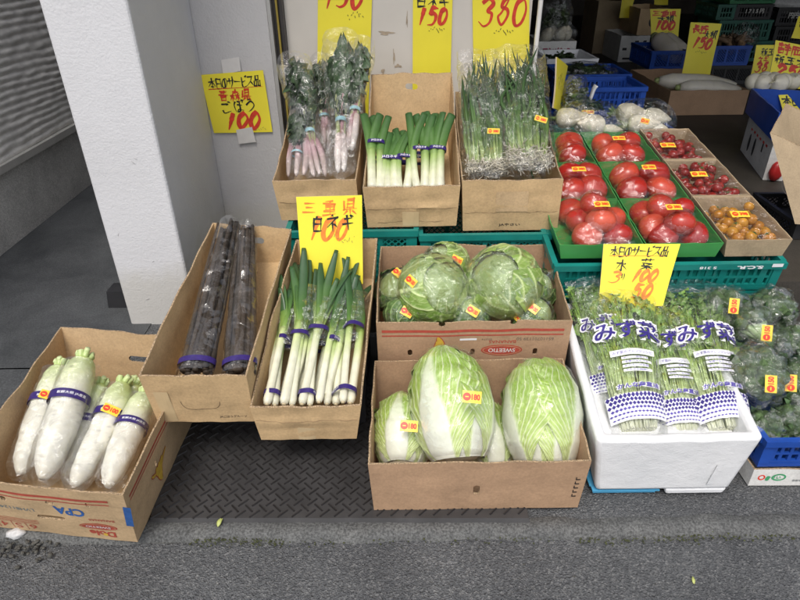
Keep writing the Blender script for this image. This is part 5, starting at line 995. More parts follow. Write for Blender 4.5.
# ---- broccoli
BROC = veg('broccoli_floret', .75, 0, .9, 420, .35, .3); BSTEM = veg('broccoli_stalk', .45, .1, .2, 60, .10)
ico = bmesh.new(); bmesh.ops.create_icosphere(ico, subdivisions=3, radius=1); IV = A([v.co[:] for v in ico.verts]); IF = [[v.index for v in f.verts] for f in ico.faces]; ico.free()
def broccoli(label, px, py, Yd, R, seed, up=(0, -.5, .85), stick=None, stemout=.11, txt='150'):
    rng = np.random.RandomState(seed); c = at(px, py, Yd); root = thing('broccoli', label, 'broccoli', c, 'bagged broccoli in the blue crate'); M = mfr(up, (1, .1 * seed % 1, 0)); ms = []
    n = 30
    for k in range(n):
        z = 1 - (k + .5) / n * 1.15; a = k * 2.39996; s = math.sqrt(max(0, 1 - z * z)); d = A([s * math.cos(a), s * math.sin(a), z]); r = R * rng.uniform(.24, .33); V = IV * r; V = V * (1 + .10 * np.abs(sn(IV, 9, seed + k))[:, None] + .05 * sn(IV, 22, k)[:, None]); V = V + d * R * A([.80, .80, .62]); g = A([.066, .108, .042]) * rng.uniform(.65, 1.3); ms.append((V, IF, np.clip(np.tile(g, (len(V), 1)) * (1 + .35 * sn(V, 260, seed))[:, None], 0, 1)))
    V, F, C = cat_(*ms); part('floret_head', V @ M.T + c, F, BROC, root, cols=C); ms = []
    for k in range(9):
        a = k * .7; q = spline([A([0, 0, -stemout * .55]), A([math.cos(a) * R * .3, math.sin(a) * R * .3, -R * .4]), A([math.cos(a) * R * .62, math.sin(a) * R * .62, R * .05])], 9); V, F = loft(q, np.linspace(.014, .008, 9), 8); ms.append((V, F, rows(lerpc(np.linspace(0, 1, 9), [(0, (.33, .43, .20)), (1, (.22, .33, .13))]), 9, 8)))
    q = spline([A([0, 0, -stemout]), A([0, 0, -stemout * .3])], 8); V, F = loft(q, np.linspace(.020, .018, 8), 12); ms.append((V, F, rows(np.tile(A([[.36, .45, .22]]), (8, 1)), 8, 12))); V, F, C = cat_(*ms); part('stalk', V @ M.T + c, F, BSTEM, root, cols=C); ms = []
    for k in range(7 if seed not in (3, 5) else 3):
        a = k * .9 + rng.uniform(0, .5); d = A([math.cos(a), math.sin(a), 0]); q = spline([A([0, 0, -stemout * .6]), d * R * .85 + A([0, 0, -stemout * .35]), d * R * rng.uniform(.95, 1.12) + A([0, 0, R * rng.uniform(.2, .7)])], 14); ms.append(leaf_blade(q, rng.uniform(.020, .036), seed * 3 + k, tuple(A([.060, .115, .042]) * rng.uniform(.7, 1.5)), (.26, .35, .17), 11, .008, 5))
    V, F, C = cat_(*ms); part('leaves', V @ M.T + c, F, BSTEM, root, cols=C)
    V, F = uvs(36, 26); h = V[:, 2:3]; P = V * A([R * 1.16, R * 1.16, R * 1.04]); P[:, 2] += np.where(h[:, 0] < 0, h[:, 0] * stemout * .6, 0); P = P + V * (crk(V, 2.6, seed) * .028 + crk(V, 6, seed + 1) * .014)[:, None]; part('clear_bag', P @ M.T + c, F, film('broccoli_film', .008, 1.1, .06, 36, bstr=.8, cap=.28, facet=.65), root)
    if stick: sx, sy, sY = stick; p = at(sx, sy, sY); sticker(root, None, p, nrm(A([0, 0, H_CAM]) - p), (-1, 0, .12) , .046, .027, txt)
    return root
broccoli('broccoli head up front in the blue crate, large round head beside the foam box', 757, 374, 1.33, .072, 3, (-.25, -.35, .9), (771, 384, 1.245))
broccoli('broccoli turned stalk forward with a tilted price sticker above the large head', 752, 326, 1.53, .062, 5, (-.2, .9, .25), (767, 333, 1.43), .12)
broccoli('broccoli at the back of the pile behind the mizuna with an upright sticker', 722, 306, 1.62, .062, 7, (-.1, .2, .95), (734, 306, 1.53), .08)
broccoli('broccoli at the back near the teal crate, right of the upright sticker', 772, 308, 1.64, .066, 9, (.2, .1, .95), None, .09)
broccoli('broccoli at the right edge with a sticker half hidden under the bag', 797, 386, 1.36, .066, 11, (.2, -.3, .9), (791, 383, 1.28))
broccoli('broccoli at the right edge above the half hidden sticker', 796, 345, 1.52, .066, 13, (.3, .1, .9), None, .1)
broccoli('small dark broccoli low at the front next to the foam box corner', 764, 428, 1.235, .048, 15, (0, -.2, .95), None, .04)
broccoli('small dark broccoli low at the front right edge of the blue crate', 794, 424, 1.245, .054, 17, (.1, -.2, .95), None, .045)
# ================================================================== TOMATO TRAYS
TS = .145; TZ0 = .404
def on_tray(px, py, h):
    d = _ray(px, py); t = (TZ0 - 1.74 * TS + h - H_CAM) / (d[2] - TS * d[1]); return A([0, 0, H_CAM]) + d * t
def tz(Y, h=0): return TZ0 + (Y - 1.74) * TS + h
TOM = {}
def tom_mat(name, a, b):
    m, n, l, p = nt(name); oi = n.new('ShaderNodeObjectInfo'); r = ramp(n, l, oi.outputs['Random'], [(0, a), (1, b)]); t = noise(n, l, 14, 4); f = ramp(n, l, t.outputs[0], [(.3, (.85, .85, .85)), (.7, (1.12, 1.12, 1.12))])
    l.new(mixc(n, l, 1.0, r.outputs[0], f.outputs[0], 'MULTIPLY'), p.inputs['Base Color']); p.inputs['Roughness'].default_value = .22; p.inputs['Subsurface Weight'].default_value = .1; p.inputs['Subsurface Radius'].default_value = (.01, .003, .002); return m
TRED = tom_mat('tomato_skin', (.36, .018, .014), (.58, .095, .05)); TCH = tom_mat('cherry_skin', (.24, .010, .008), (.38, .024, .014)); TYL = tom_mat('yellow_cherry_skin', (.48, .19, .014), (.60, .29, .03))
CAL = plain('calyx', (.05, .13, .03), .6, .2, 80)
def tomato_mesh(name, mat, nu=22, nv=14, sq=.84):
    V, F = uvs(nu, nv); a = np.arctan2(V[:, 1], V[:, 0]); k = 1 + .025 * np.cos(5 * a + .4) * (1 - V[:, 2] ** 2); V = V * A([1, 1, sq]) * k[:, None]; r = np.hypot(V[:, 0], V[:, 1]); V[:, 2] -= .14 * np.exp(-(r / .25) ** 2) * np.sign(V[:, 2]); me = bpy.data.meshes.new(name); me.from_pydata(V.tolist(), [], F); me.materials.append(mat); me.polygons.foreach_set('use_smooth', np.ones(len(F), dtype=bool)); return me
ME_T = tomato_mesh('tomato', TRED); ME_C = tomato_mesh('cherry_tomato', TCH, 14, 10, .95); ME_Y = tomato_mesh('yellow_tomato', TYL, 14, 10, .98)
def calyx_mesh():
    ms = []
    for k in range(5):
        a = k * 1.2566; d = A([math.cos(a), math.sin(a), 0]); ms.append(loft(spline([A([0, 0, .86]), d * .28 + A([0, 0, .93]), d * .55 + A([0, 0, .84])], 6), A([.05, .07, .05, .05, .035, .01]), 5))
    ms.append(loft(A([(0, 0, .85), (.02, 0, 1.0), (.06, .02, 1.12)]), .045, 6)); V, F, _ = cat_(*ms); me = bpy.data.meshes.new('calyx'); me.from_pydata(V.tolist(), [], F); me.materials.append(CAL); return me
ME_CAL = calyx_mesh()
def put_tomato(me, name, p, r, label, cat, group, seed, calyx=False):
    rng = np.random.RandomState(seed); o = bpy.data.objects.new(name, me); COL.objects.link(o); o.location = Vector(p); o.scale = (r, r, r); o.rotation_euler = (rng.uniform(-.7, .7), rng.uniform(-.7, .7), rng.uniform(0, 6)); tag(o, label, cat, group)
    if calyx: c = bpy.data.objects.new('calyx', ME_CAL); COL.objects.link(c); c.parent = o
    return o
def cover(root, x0, x1, y0, y1, items, rimh, seed, mat, drop=True):
    """clear film pulled over the tray's contents"""
    n, m = 46, 46; X, Yg = np.meshgrid(np.linspace(x0, x1, n), np.linspace(y0, y1, m)); Hh = np.full(X.shape, rimh - .004)
    for (p, r) in items: d2 = (X - p[0]) ** 2 + (Yg - p[1]) ** 2; Hh = np.maximum(Hh, np.where(d2 < r * r, p[2] - tz(p[1]) + .9 * np.sqrt(np.maximum(0, r * r - d2)) + .002, 0))
    base_ = Hh.copy()
    for _ in range(22): S = Hh.copy(); S[1:-1, 1:-1] = (Hh[2:, 1:-1] + Hh[:-2, 1:-1] + Hh[1:-1, 2:] + Hh[1:-1, :-2]) / 4; Hh = np.maximum(base_, S); Hh[0] = Hh[-1] = rimh; Hh[:, 0] = Hh[:, -1] = rimh
    P = np.c_[X.ravel(), Yg.ravel(), (tz(Yg) + Hh).ravel()]; w = np.minimum.reduce([X - x0, x1 - X, Yg - y0, y1 - Yg]).ravel() / .03; P[:, 2] += np.clip(w, 0, 1) * (np.abs(crk(P * A([1, .35, 1]), 55, seed)) * .004 + .0015)
    part('clear_cover', P, grid_faces(n, m), mat, root)
COLS = [(.515, .786), (.792, 1.044), (1.050, 1.262)]; ROWS = [(1.745, 2.028), (2.034, 2.318), (2.324, 2.612)]
def tray(label, name, ci, ri, mat, hgt=.056, edge=None, lip=.008):
    x0, x1 = COLS[ci]; y0, y1 = ROWS[ri]; i = .012
    B = [(x0 + i, y0 + i * .6, tz(y0) + .004), (x1 - i, y0 + i * .6, tz(y0) + .004), (x1 - i, y1 - i * .6, tz(y1) + .004), (x0 + i, y1 - i * .6, tz(y1) + .004)]; T = [(x0, y0, tz(y0, hgt)), (x1, y0, tz(y0, hgt)), (x1, y1, tz(y1, hgt)), (x0, y1, tz(y1, hgt))]
    return make_box(name, label, 'tray' if mat is GTRAY else 'box', B, T, mat, t=.003, seed=ci * 7 + ri, bulge=.0015, edge=edge or mat, group='green tomato trays on the teal crates' if mat is GTRAY else 'small cartons of cherry tomatoes')
trays = {(0, 0): ('front left', [(570, 211, .05), (594, 205, .085), (579, 222, .05), (601, 221, .092), (587, 236, .048), (617, 236, .048), (616, 220, .05)]),
         (1, 0): ('front right', [(640, 214, .05), (661, 208, .088), (651, 228, .052), (681, 225, .090), (664, 238, .046), (694, 238, .046), (686, 210, .05)]),
         (0, 1): ('middle left', [(588, 177, .055), (570, 176, .055), (592, 190, .05), (571, 192, .05)]), (1, 1): ('middle right', [(624, 176, .058), (657, 175, .058), (631, 192, .05), (661, 191, .05)]),
         (0, 2): ('rear left', [(570, 144, .055), (573, 157, .05), (585, 147, .05)]), (1, 2): ('rear right', [(598, 146, .055), (626, 144, .058), (605, 157, .05), (631, 156, .05)])}
stk = {(0, 0): (602, 204, .155), (1, 0): (674, 207, .155), (0, 1): (579, 169, .12), (1, 1): (649, 167, .12), (1, 2): (619, 138, .115)}
for (ci, ri), (nm, lst) in trays.items():
    tb = tray('green plastic tray of red tomatoes, ' + nm + ' of the six on the crates', 'tomato_tray', ci, ri, GTRAY); items = []; x0, x1 = COLS[ci]; y0, y1 = ROWS[ri]
    for k, (px, py, h) in enumerate(lst):
        r = .050 if ri == 0 else .058; p = on_tray(px, py, h); p[0] = min(max(p[0], x0 + r + .010), x1 - r - .010); p[1] = min(max(p[1], y0 + r + .012), y1 - r * .95); p[2] = tz(p[1], h); items.append((p, r))
        lab = ('red tomato on top of the heap in the %s tray' % nm) if h > .08 else ('red tomato in the lower layer of the %s tray' % nm if ri == 0 else 'red tomato under film in the %s green tray' % nm)
        put_tomato(ME_T, 'tomato', p, r, lab, 'tomato', 'tomatoes in the %s green tray' % nm, ci * 50 + ri * 9 + k)
    cover(tb.root, x0 + .002, x1 - .002, y0 + .002, y1 - .002, items, .057, ci * 3 + ri, film('tray_film', .006, .8, .05, 30, bstr=.4, cap=.26, facet=.42))
    if (ci, ri) in stk: sx, sy, h = stk[(ci, ri)]; p = on_tray(sx, sy, h); sticker(tb.root, None, p, nrm(A([0, -.35, 1])), (0, 1, .2), .050, .026, '380')
for ri, nm, me, lab, cat, r, n, sx, sy in ((0, 'front', ME_Y, 'small yellow tomato in the front carton', 'yellow tomato', .0185, 40, 740, 214), (1, 'middle', ME_C, 'small red tomato in the middle carton', 'cherry tomato', .0185, 46, 699, 174), (2, 'rear', ME_C, 'small red tomato in the rear carton', 'cherry tomato', .0185, 42, 668, 145)):
    tb = tray('shallow brown carton of %s cherry tomatoes, %s of the three' % ('yellow' if ri == 0 else 'red', nm), 'tomato_carton', 2, ri, K_GREY, .066); x0, x1 = COLS[2]; y0, y1 = ROWS[ri]; rng = np.random.RandomState(60 + ri); pts = []
    for _ in range(4000):
        lv = len(pts) // (n * 2 // 3); p = A([rng.uniform(x0 + .022, x1 - .022), rng.uniform(y0 + .022, y1 - .022), 0]); p[2] = tz(p[1], .024 + .024 * lv)
        if all(np.linalg.norm(p - q) > r * 1.60 for q in pts): pts.append(p)
        if len(pts) >= n: break
    for k, p in enumerate(pts): put_tomato(me, 'cherry_tomato', p, r * rng.uniform(.9, 1.12), lab, cat, 'small tomatoes in the %s carton' % nm, 500 + ri * 50 + k, rng.rand() < .4)
    cover(tb.root, x0 + .003, x1 - .003, y0 + .003, y1 - .003, [(p, r) for p in pts], .062, 20 + ri, FILM); p = on_tray(sx, sy, .075); sticker(tb.root, None, p, nrm(A([0, -.35, 1])), (0, 1, .2), .060, .030, '398')

# ---- white turnips in bags behind the trays
TWH = veg('white_turnip_skin', .38, .12, .15, 50, .05)
def white_turnips(label, specs, Y0, seed, c=None, bagr=None, grp='bags of white turnips behind the tomato trays'):
    pts = [at(px, py, Yd) for (px, py, Yd, r, ang) in specs]; root = thing('white_turnip_bag', label, 'turnips', np.mean(pts, 0), grp); rng = np.random.RandomState(seed); P_ = []
    for (px, py, Yd, r, ang), p in zip(specs, pts):
        d = A([math.cos(ang), -.35, .35 * math.sin(ang)]); d = nrm(d); q = p + np.linspace(-.5, 1.05, 14)[:, None] * d * r * 1.9; t = np.linspace(0, 1, 14); V, F = loft(q, r * np.interp(t, [0, .06, .2, .5, .8, 1], [.35, .75, .98, .95, .5, .08]), 16); tp = part('turnip', V, F, TWH, root, cols=rows(lerpc(t, [(0, (.52, .58, .32)), (.15, (.66, .62, .50)), (1, (.64, .58, .46))]), 14, 16)); ms = []
        for k in range(5): o = rng.normal(0, .3, 3) * r; qq = spline([q[0] + d * r * .1, q[0] - d * r * .35 + o * .5, q[0] - d * r * .65 + o], 6); V, F = loft(qq, A([.2, .18, .16, .15, .13, .1]) * r, 6); ms.append((V, F, np.tile(A([[.12, .20, .05]]), (len(V), 1))))
        V, F, C = cat_(*ms); sub('leaf_stub', V, F, TWH, root, tp, cols=C); P_.append(p)
    P_ = A(P_); c = P_.mean(0); ext = np.ptp(P_, axis=0) / 2 + A([.085, .075, .075]); V, F = shell(c, np.eye(3), ext, seed, .012); part('clear_bag', V, F, FILM, root); return root
b1_ = white_turnips('bag of white turnips behind the rear left tomato tray', [(566, 118, 2.72, .046, .4), (594, 125, 2.70, .047, 2.6), (581, 122, 2.78, .040, 1.6), (609, 131, 2.68, .030, .4)], 2.7, 3)
b2_ = white_turnips('bulging bag of white turnips with green stubs beside the first bag, right of it', [(626, 113, 2.80, .046, .3), (638, 125, 2.70, .046, .5), (652, 117, 2.78, .042, -.2), (657, 131, 2.68, .036, -.5)], 2.75, 5); p = at(645, 121, 2.62); sticker(b2_, None, p, nrm(A([0, 0, H_CAM]) - p), (.2, 0, 1), .035, .022, '150')
crate('plastic_crate', 'blue crate carrying the bagged white turnips', (1.02, 3.10, .205), (.66, .50, .30), BLUE, 'blue crates in the shop')

# ================================================================== DEEPER IN THE SHOP
GREENS = veg('leafy_greens', .55, .04, .4, 80, .2)
def heap(root, name, c, ext, n, seed, col, size=.05, mat=None):
    rng = np.random.RandomState(seed); ms = []
    for k in range(n):
        d = nrm(rng.normal(size=3)); d[2] = abs(d[2]); p = A(c) + d * A(ext) * rng.uniform(.4, 1); t = nrm(rng.normal(size=3) * A([1, 1, .4])); q = spline([p - t * size * .5, p + A([0, 0, size * .15]), p + t * size * .5], 8); ms.append(leaf_blade(q, size * rng.uniform(.2, .35), seed + k, A(col) * rng.uniform(.6, 1.4), tuple(A(col) * 1.7), 5, size * .06, 5))
    V, F, C = cat_(*ms); return part(name, V, F, mat or GREENS, root, cols=np.clip(C, 0, 1))
# blue baskets, foam tray and white box on the left side of the aisle
bk = crate('plastic_crate', 'blue basket with slotted rim behind the white turnip bags', (1.10, 3.42, .52), (.42, .30, .12), BLUE, 'blue crates in the shop', style='slots')
crate('plastic_crate', 'blue crate stacked under the slotted basket in the aisle', (1.08, 3.46, .205), (.44, .36, .31), BLUE, 'blue crates in the shop')
t = thing('greens_bag', 'bag of dark leafy greens leaning in the blue basket behind the turnips', 'greens', at(572, 108, 3.0), 'bags of greens in the aisle'); heap(t, 'leaves', at(573, 104, 3.0), (.05, .05, .10), 60, 4, (.06, .10, .03), .07); V, F = shell(at(573, 102, 3.0), np.eye(3), (.075, .06, .13), 3, .02); part('clear_bag', V, F, FILM, t)
t = thing('greens_bag', 'small bag of greens with an orange sticker and white tie in the blue basket', 'greens', at(592, 108, 3.0), 'bags of greens in the aisle'); heap(t, 'leaves', at(590, 109, 3.05), (.06, .05, .04), 40, 8, (.05, .10, .03), .06); p = at(588, 112, 2.95); sticker(t, None, p, nrm(A([0, -.8, .6])), (0, 0, 1), .06, .02, '150'); q = at(590, 100, 3.05); V, F = loft(spline([q, q + A([.01, 0, .05]), q + A([.02, 0, .07])], 8), np.linspace(.015, .03, 8), 8, rad2=.008); part('tie', V, F, WHT, t)
gx = at(589, 84, 3.75); bk2 = crate('plastic_crate', 'blue crate heaped with dark greens in front of the foam tray', (gx[0] + .02, 3.90, gx[2] - .07), (.42, .36, .13), BLUE, 'blue crates in the shop', style='slots')
crate('plastic_crate', 'dark crate standing under the blue crate of greens', (gx[0] + .02, 3.90, .205), (.42, .36, gx[2] - .07 - .21), DARK, 'dark crates under the aisle stock')
t = thing('greens_heap', 'heap of dark greens in bags filling the blue crate in the aisle', 'greens', (gx[0], 3.88, gx[2])); heap(t, 'leaves', A([gx[0], 3.88, gx[2] + .03]), (.18, .15, .05), 90, 12, (.045, .08, .03), .08); V, F = shell((gx[0], 3.88, gx[2] + .04), np.eye(3), (.20, .17, .06), 9, .02); part('clear_bag', V, F, FILM, t)
p0 = at(547, 69, 4.25); p1 = at(596, 68, 4.25); zt = at(596, 60, 4.25)[2]
ft = make_box('foam_tray', 'shallow white foam tray of greens below the white turnip box', 'foam box', [(p0[0], 4.25, p0[2]), (p1[0], 4.25, p0[2]), (p1[0] - .02, 4.65, p0[2]), (p0[0], 4.65, p0[2])], [(p0[0] - .01, 4.24, zt + .01), (p1[0] + .01, 4.24, zt + .01), (p1[0], 4.66, zt + .01), (p0[0] - .01, 4.66, zt + .01)], FOAM, t=.02, seed=61, edge=FOAM, bulge=.001)
t = thing('greens_heap', 'few dark greens lying in the shallow foam tray', 'greens', (p0[0] + .13, 4.42, zt)); heap(t, 'leaves', A([p0[0] + .13, 4.40, zt - .02]), (.11, .12, .035), 50, 15, (.05, .08, .03), .07)
crate('plastic_crate', 'dark crate standing under the shallow foam tray', ((p0[0] + p1[0]) / 2, 4.46, .205), (.38, .36, p0[2] - .215), DARK, 'dark crates under the aisle stock')
q0 = at(537, 55, 4.72); q1 = at(575, 55, 4.72); zt2 = at(575, 41, 4.72)[2]
wb = make_box('white_carton', 'white carton lettered in red holding bagged turnips in the aisle', 'box', [(q0[0], 4.72, q0[2] - .03), (q1[0], 4.72, q0[2] - .03), (q1[0], 5.1, q0[2] - .03), (q0[0], 5.1, q0[2] - .03)], [(q0[0], 4.72, zt2), (q1[0], 4.72, zt2), (q1[0], 5.1, zt2), (q0[0], 5.1, zt2)], WHITE_CARD, seed=62, bulge=.001)
W_, H_ = wb.size(0); wb.prnt('lettering', 0, fit(typed('ロンメン B', 1, .06), W_ * .5, H_ * .48, W_ * .72, H_ * .34), plain('maroon_print', (.30, .02, .07), .5, .2, 40))
crate('plastic_crate', 'dark crate standing under the white lettered carton', ((q0[0] + q1[0]) / 2, 4.91, .205), (.28, .34, q0[2] - .03 - .21), DARK, 'dark crates under the aisle stock')
white_turnips('bag of pale turnips with leaves on the left in the white lettered carton', [(546, 36, 4.85, .045, 1.5), (552, 34, 4.9, .045, 1.6)], 4.8, 11, grp='turnip bags in the white carton')
wt = white_turnips('bag of pale turnips with leaves on the right in the white lettered carton', [(560, 35, 4.85, .047, 1.5), (566, 34, 4.85, .045, 1.6)], 4.8, 12, grp='turnip bags in the white carton')
t = thing('turnip_greens', 'tuft of dark turnip leaves in crinkled film above the white carton', 'greens', at(556, 30, 4.9)); heap(t, 'leaves', at(556, 26, 4.9), (.09, .06, .14), 60, 22, (.05, .08, .025), .09); V, F = shell(at(556, 20, 4.9), np.eye(3), (.12, .07, .18), 13, .04); part('clear_bag', V, F, FILM_H, t)
# edge-on yellow card near the green onions
def tx(W, H): return [('small_writing', scribble(W * .2, H * .5, W * .5, H * .2, .006, 4), BLK)]
sign('yellow price card seen nearly edge on between green onions and greens', at(553, 108, 2.72), at(561, 112, 3.05), at(567, 66, 3.05), at(558, 57, 2.72), tx, .004, thick=.006)

def pxbox(name, label, cat, bl, br, topy, z0, depth, mat, seed, group=None, t=.006, lettering=None, yaw=0.0, edge=None):
    a = atz(*bl, z0); b = atz(*br, z0); Yf = (a[1] + b[1]) / 2; ex = nrm(A([math.cos(yaw), math.sin(yaw), 0])); w = np.linalg.norm((b - a)[:2]); a[1] = Yf if not yaw else a[1]
    zt = at(bl[0], topy, a[1])[2]; h = zt - z0; ey = A([-ex[1], ex[0], 0]); B = [a, a + ex * w, a + ex * w + ey * depth, a + ey * depth]; T = [q + A([0, 0, h]) for q in B]
    return make_box(name, label, cat, B, T, mat, t=t, seed=seed, group=group, bulge=.004, edge=edge)
F2 = FLOOR2 + .003
dk = pxbox('cardboard_box', 'wide brown carton of long white radishes on the shop floor', 'box', (665, 115), (744, 115), 91, F2, .85, K_BRN, 71)
Yd = dk.B[0][1]; zr = dk.T[0][2]
for k, (a, b, lab) in enumerate((((659, 80), (735, 90), 'long white radish lying across the wide carton nearest the aisle'), ((680, 86), (742, 91), 'second long white radish lying in front inside the wide carton'))): 
    Tt = at(*a, Yd + .34 - .16 * k); Tt[2] = zr + .005 - .02 * k; Bb = at(*b, Yd + .2 - .1 * k); Bb[2] = zr - .0 - .02 * k; root = thing('white_radish', lab, 'radish', Bb, 'radishes in the wide shop carton'); tt = np.linspace(0, 1, 20); V, F = loft(Bb + tt[:, None] * (Tt - Bb), .062 * np.interp(tt, [0, .1, .4, .85, 1], [.15, .5, 1, .95, .5]), 16); part('root', V, F, DAIK, root, cols=np.tile(A([[.72, .68, .58]]), (len(V), 1)))
    V, F = loft(A([Tt, Tt + nrm(Tt - Bb) * .03]), A([.025, .018]), 10); part('leaf_stub', V, F, DAIK, root, cols=np.tile(A([[.35, .42, .16]]), (len(V), 1)))
def tx(W, H): return [('red_writing', brush_text('長野', W * .10, H * .82, W * .46, H * .13, W * .05, .1, .1, 3), RED), ('black_writing', brush_text('大根', W * .46, H * .74, W * .46, H * .13, W * .04, .1, .1, 4), BLK), ('red_price', brush_text('150', W * .14, H * .56, W * .66, H * .17, W * 0.0938, .1, .35, 5), RED), ('small_writing', scribble(W * .3, H * .48, W * .4, H * .04, W * .012, 2), BLK)]
sign('yellow card reading 150 standing in the wide radish carton', at(681, 77, Yd + .45), at(709, 82, Yd + .45), at(721, 24, Yd + .55), at(691.5, 22, Yd + .55), tx, .01, thick=.006)
# white cartons with the two blue crates behind
wc_ = pxbox('white_carton', 'white carton under the blue crate with two pale radishes', 'box', (655, 89), (700, 89), 70, F2, .5, WHITE_CARD, 72, 'white cartons in the shop')
Yw = wc_.B[0][1]; zw = wc_.T[0][2] + .003
def bluebox(lab, xl, xr, ytop, Yf, z0, seed, dep=.5):
    a = at(xl, 60, Yf); b = at(xr, 60, Yf); zt = at(xl, ytop, Yf)[2]; return crate('plastic_crate', lab, ((a[0] + b[0]) / 2, Yf + dep / 2, z0), (b[0] - a[0], dep, max(.1, zt - z0)), BLUE, 'blue crates in the shop')
bl1 = bluebox('blue crate of two pale radishes left of the yellow 150 card', 651, 686, 51, Yw - .02, zw, 1)
bl2 = bluebox('blue crate of brown roots right of the yellow 150 card', 712, 748, 46, Yw + .15, zw, 2)
crate('plastic_crate', 'dark crate under the blue crate of brown roots', (bl2.location[0], bl2.location[1], F2), (.5, .45, zw - F2 - .004), DARK, 'dark crates under the aisle stock')
zc = at(660, 50, Yw)[2]
for k, (px, lab) in enumerate(((666, 'pale radish with cut end on the left in the blue crate'), (679, 'pale radish on the right in the blue crate behind the 150 card'))):
    c = at(px, 47, Yw + .15); root = thing('white_radish', lab, 'radish', c, 'radishes in the blue shop crate'); tt = np.linspace(0, 1, 16); q = c + A([-.02 - .05 * k, .2, .05]) + tt[:, None] * A([.10, -.30, -.13]); V, F = loft(q, .085 * np.interp(tt, [0, .15, .7, 1], [.5, .9, 1, .55]), 18); part('root', V, F, DAIK, root, cols=np.tile(A([[.68, .62, .53]]), (len(V), 1))); V, F = loft(A([q[0], q[0] - nrm(q[1] - q[0]) * .04]), A([.04, .03]), 10); part('leaf_stub', V, F, DAIK, root, cols=np.tile(A([[.35, .40, .2]]), (len(V), 1)))
t = thing('root_heap', 'heap of brown roots in film filling the blue shop crate', 'roots', at(735, 44, Yw + .35)); rr = np.random.RandomState(4); ms = []
for k in range(30): c = at(rr.uniform(716, 746), rr.uniform(38, 47), Yw + rr.uniform(.2, .5)); d = nrm(rr.normal(size=3)) * .08; V, F = loft(spline([c - d, c + A([0, 0, .02]), c + d], 8), .022 * A([.5, .9, 1, 1, 1, 1, .9, .4]), 7); ms.append((V, F, np.tile(A([[.16, .10, .055]]) * rr.uniform(.5, 1.5), (len(V), 1))))
V, F, C = cat_(*ms); part('roots', V, F, BURD, t, cols=C); V, F = shell(at(744, 38, Yw + .4), np.eye(3), (.13, .10, .13), 6, .03); part('clear_bag', V, F, FILM, t)
def tx(W, H): return [('red_writing', brush_text('三重県', W * .08, H * .80, W * .8, H * .14, W * .04, .15, 0, 3), RED), ('black_writing', brush_text('大根', W * .25, H * .66, W * .55, H * .15, W * .04, .1, 0, 4), BLK), ('red_price', brush_text('100', W * .10, H * .45, W * .72, H * .22, W * 0.1000, .1, .3, 5), RED), ('small_writing', scribble(W * .4, H * .38, W * .4, H * .04, W * .012, 2), BLK)]
sign('yellow card reading 100 standing in the blue crate of pale radishes', at(651, 46, Yw + .42), at(678, 46, Yw + .42), at(680.5, 9, Yw + .48), at(650.5, 9, Yw + .48), tx, .008, thick=.006)
# stack of white cartons far left of the aisle
s1 = pxbox('white_carton', 'lower white carton with black print stacked deep in the aisle', 'box', (617, 62), (646, 62), 36, F2, .55, WHITE_CARD, 74, 'white cartons in the shop'); W_, H_ = s1.size(0)
s1.prnt('print_line', 0, cat_(rect2(W_ * .15, H_ * .10, W_ * .85, H_ * .17), rect2(W_ * .1, H_ * .45, W_ * .25, H_ * .55), rect2(W_ * .5, H_ * .72, W_ * .9, H_ * .82))[:2], BLK)
b0 = s1.T; s2 = make_box('white_carton', 'upper cream carton on the lower white carton deep in the aisle', 'box', b0 + A([.15, 0, .004]), b0 + A([.15, 0, .25]), K_PALE, seed=75, group='white cartons in the shop'); W_, H_ = s2.size(0); s2.prnt('print_mark', 0, oval(W_ * .45, H_ * .5, .03, .045), BLK)
s3 = make_box('cardboard_box', 'old tan carton behind the cream carton deep in the aisle', 'box', b0 + A([-.1, .6, -.40]), b0 + A([-.1, .6, .28]), K_GREY, seed=76); 
def tx(W, H): return [('red_writing', scribble(W * .2, H * .75, W * .6, H * .15, W * .05, 3), RED)]
Ys = b0[0][1]
sign('yellow card sloping on the cartons at the upper left of the aisle', at(619, 18, Ys + .3), at(629, 18, Ys + .3), at(636, -6, Ys + .35), at(623, -6, Ys + .35), tx, .006, thick=.006)
sign('yellow card at the top edge above the yellow 100 card', at(654, 5, Ys + .5), at(668, 5, Ys + .5), at(669, -14, Ys + .5), at(655, -14, Ys + .5), tx, .006, thick=.006)
# dark wall of stacked crates at the back right
Yb = Yw + 1.0
def bcr(lab, xl, xr, yb, yt, Yf, mat, style='slots', txt=None):
    a = at(xl, yb, Yf); b = at(xr, yb, Yf); z1 = at(xl, yt, Yf)[2]; c = crate('plastic_crate', lab, ((a[0] + b[0]) / 2, Yf + .25, a[2]), (b[0] - a[0], .48, z1 - a[2] - .006), mat, 'stacked crates at the back of the shop', style=style)
    if txt: V, F = fit(typed(txt, 1, .04), 0, (z1 - a[2]) * .55, (b[0] - a[0]) * .5, (z1 - a[2]) * .3); link_mesh('lettering', np.c_[V[:, 0], np.full(len(V), -.262), V[:, 1]], F, plain('dim_print', (.45, .45, .42), .6, .1, 30), c, smooth=False)
    return c
bcr('dark green crate in the lowest place of the back stack', 716, 768, 62, 41, Yb, DGREEN); bcr('dark green crate, second from the bottom of the back stack', 716, 768, 41, 20, Yb, DGREEN); bcr('dark crate lettered in white, third from the bottom of the back stack', 734, 770, 20, 4, Yb, DARK, 'slots', '1 7 1 5 円'); bcr('green crate left of the white lettered dark crate', 716, 733.5, 20, 4, Yb, DGREEN); bcr('green crate on the very top of the back stack', 730, 775, 4, -12, Yb, plain('mid_green_plastic', (.02, .16, .06), .5, .2, 12))
bcr('black crate at the bottom of the right back stack', 772, 815, 60, 44, Yb + .1, DARK); bcr('black crate in the middle of the right back stack', 772, 815, 44, 26, Yb + .1, DARK); bcr('black crate with white printed rows at the top of the right back stack', 775, 815, 26, 7, Yb + .1, DARK, 'slots', '円円円円')
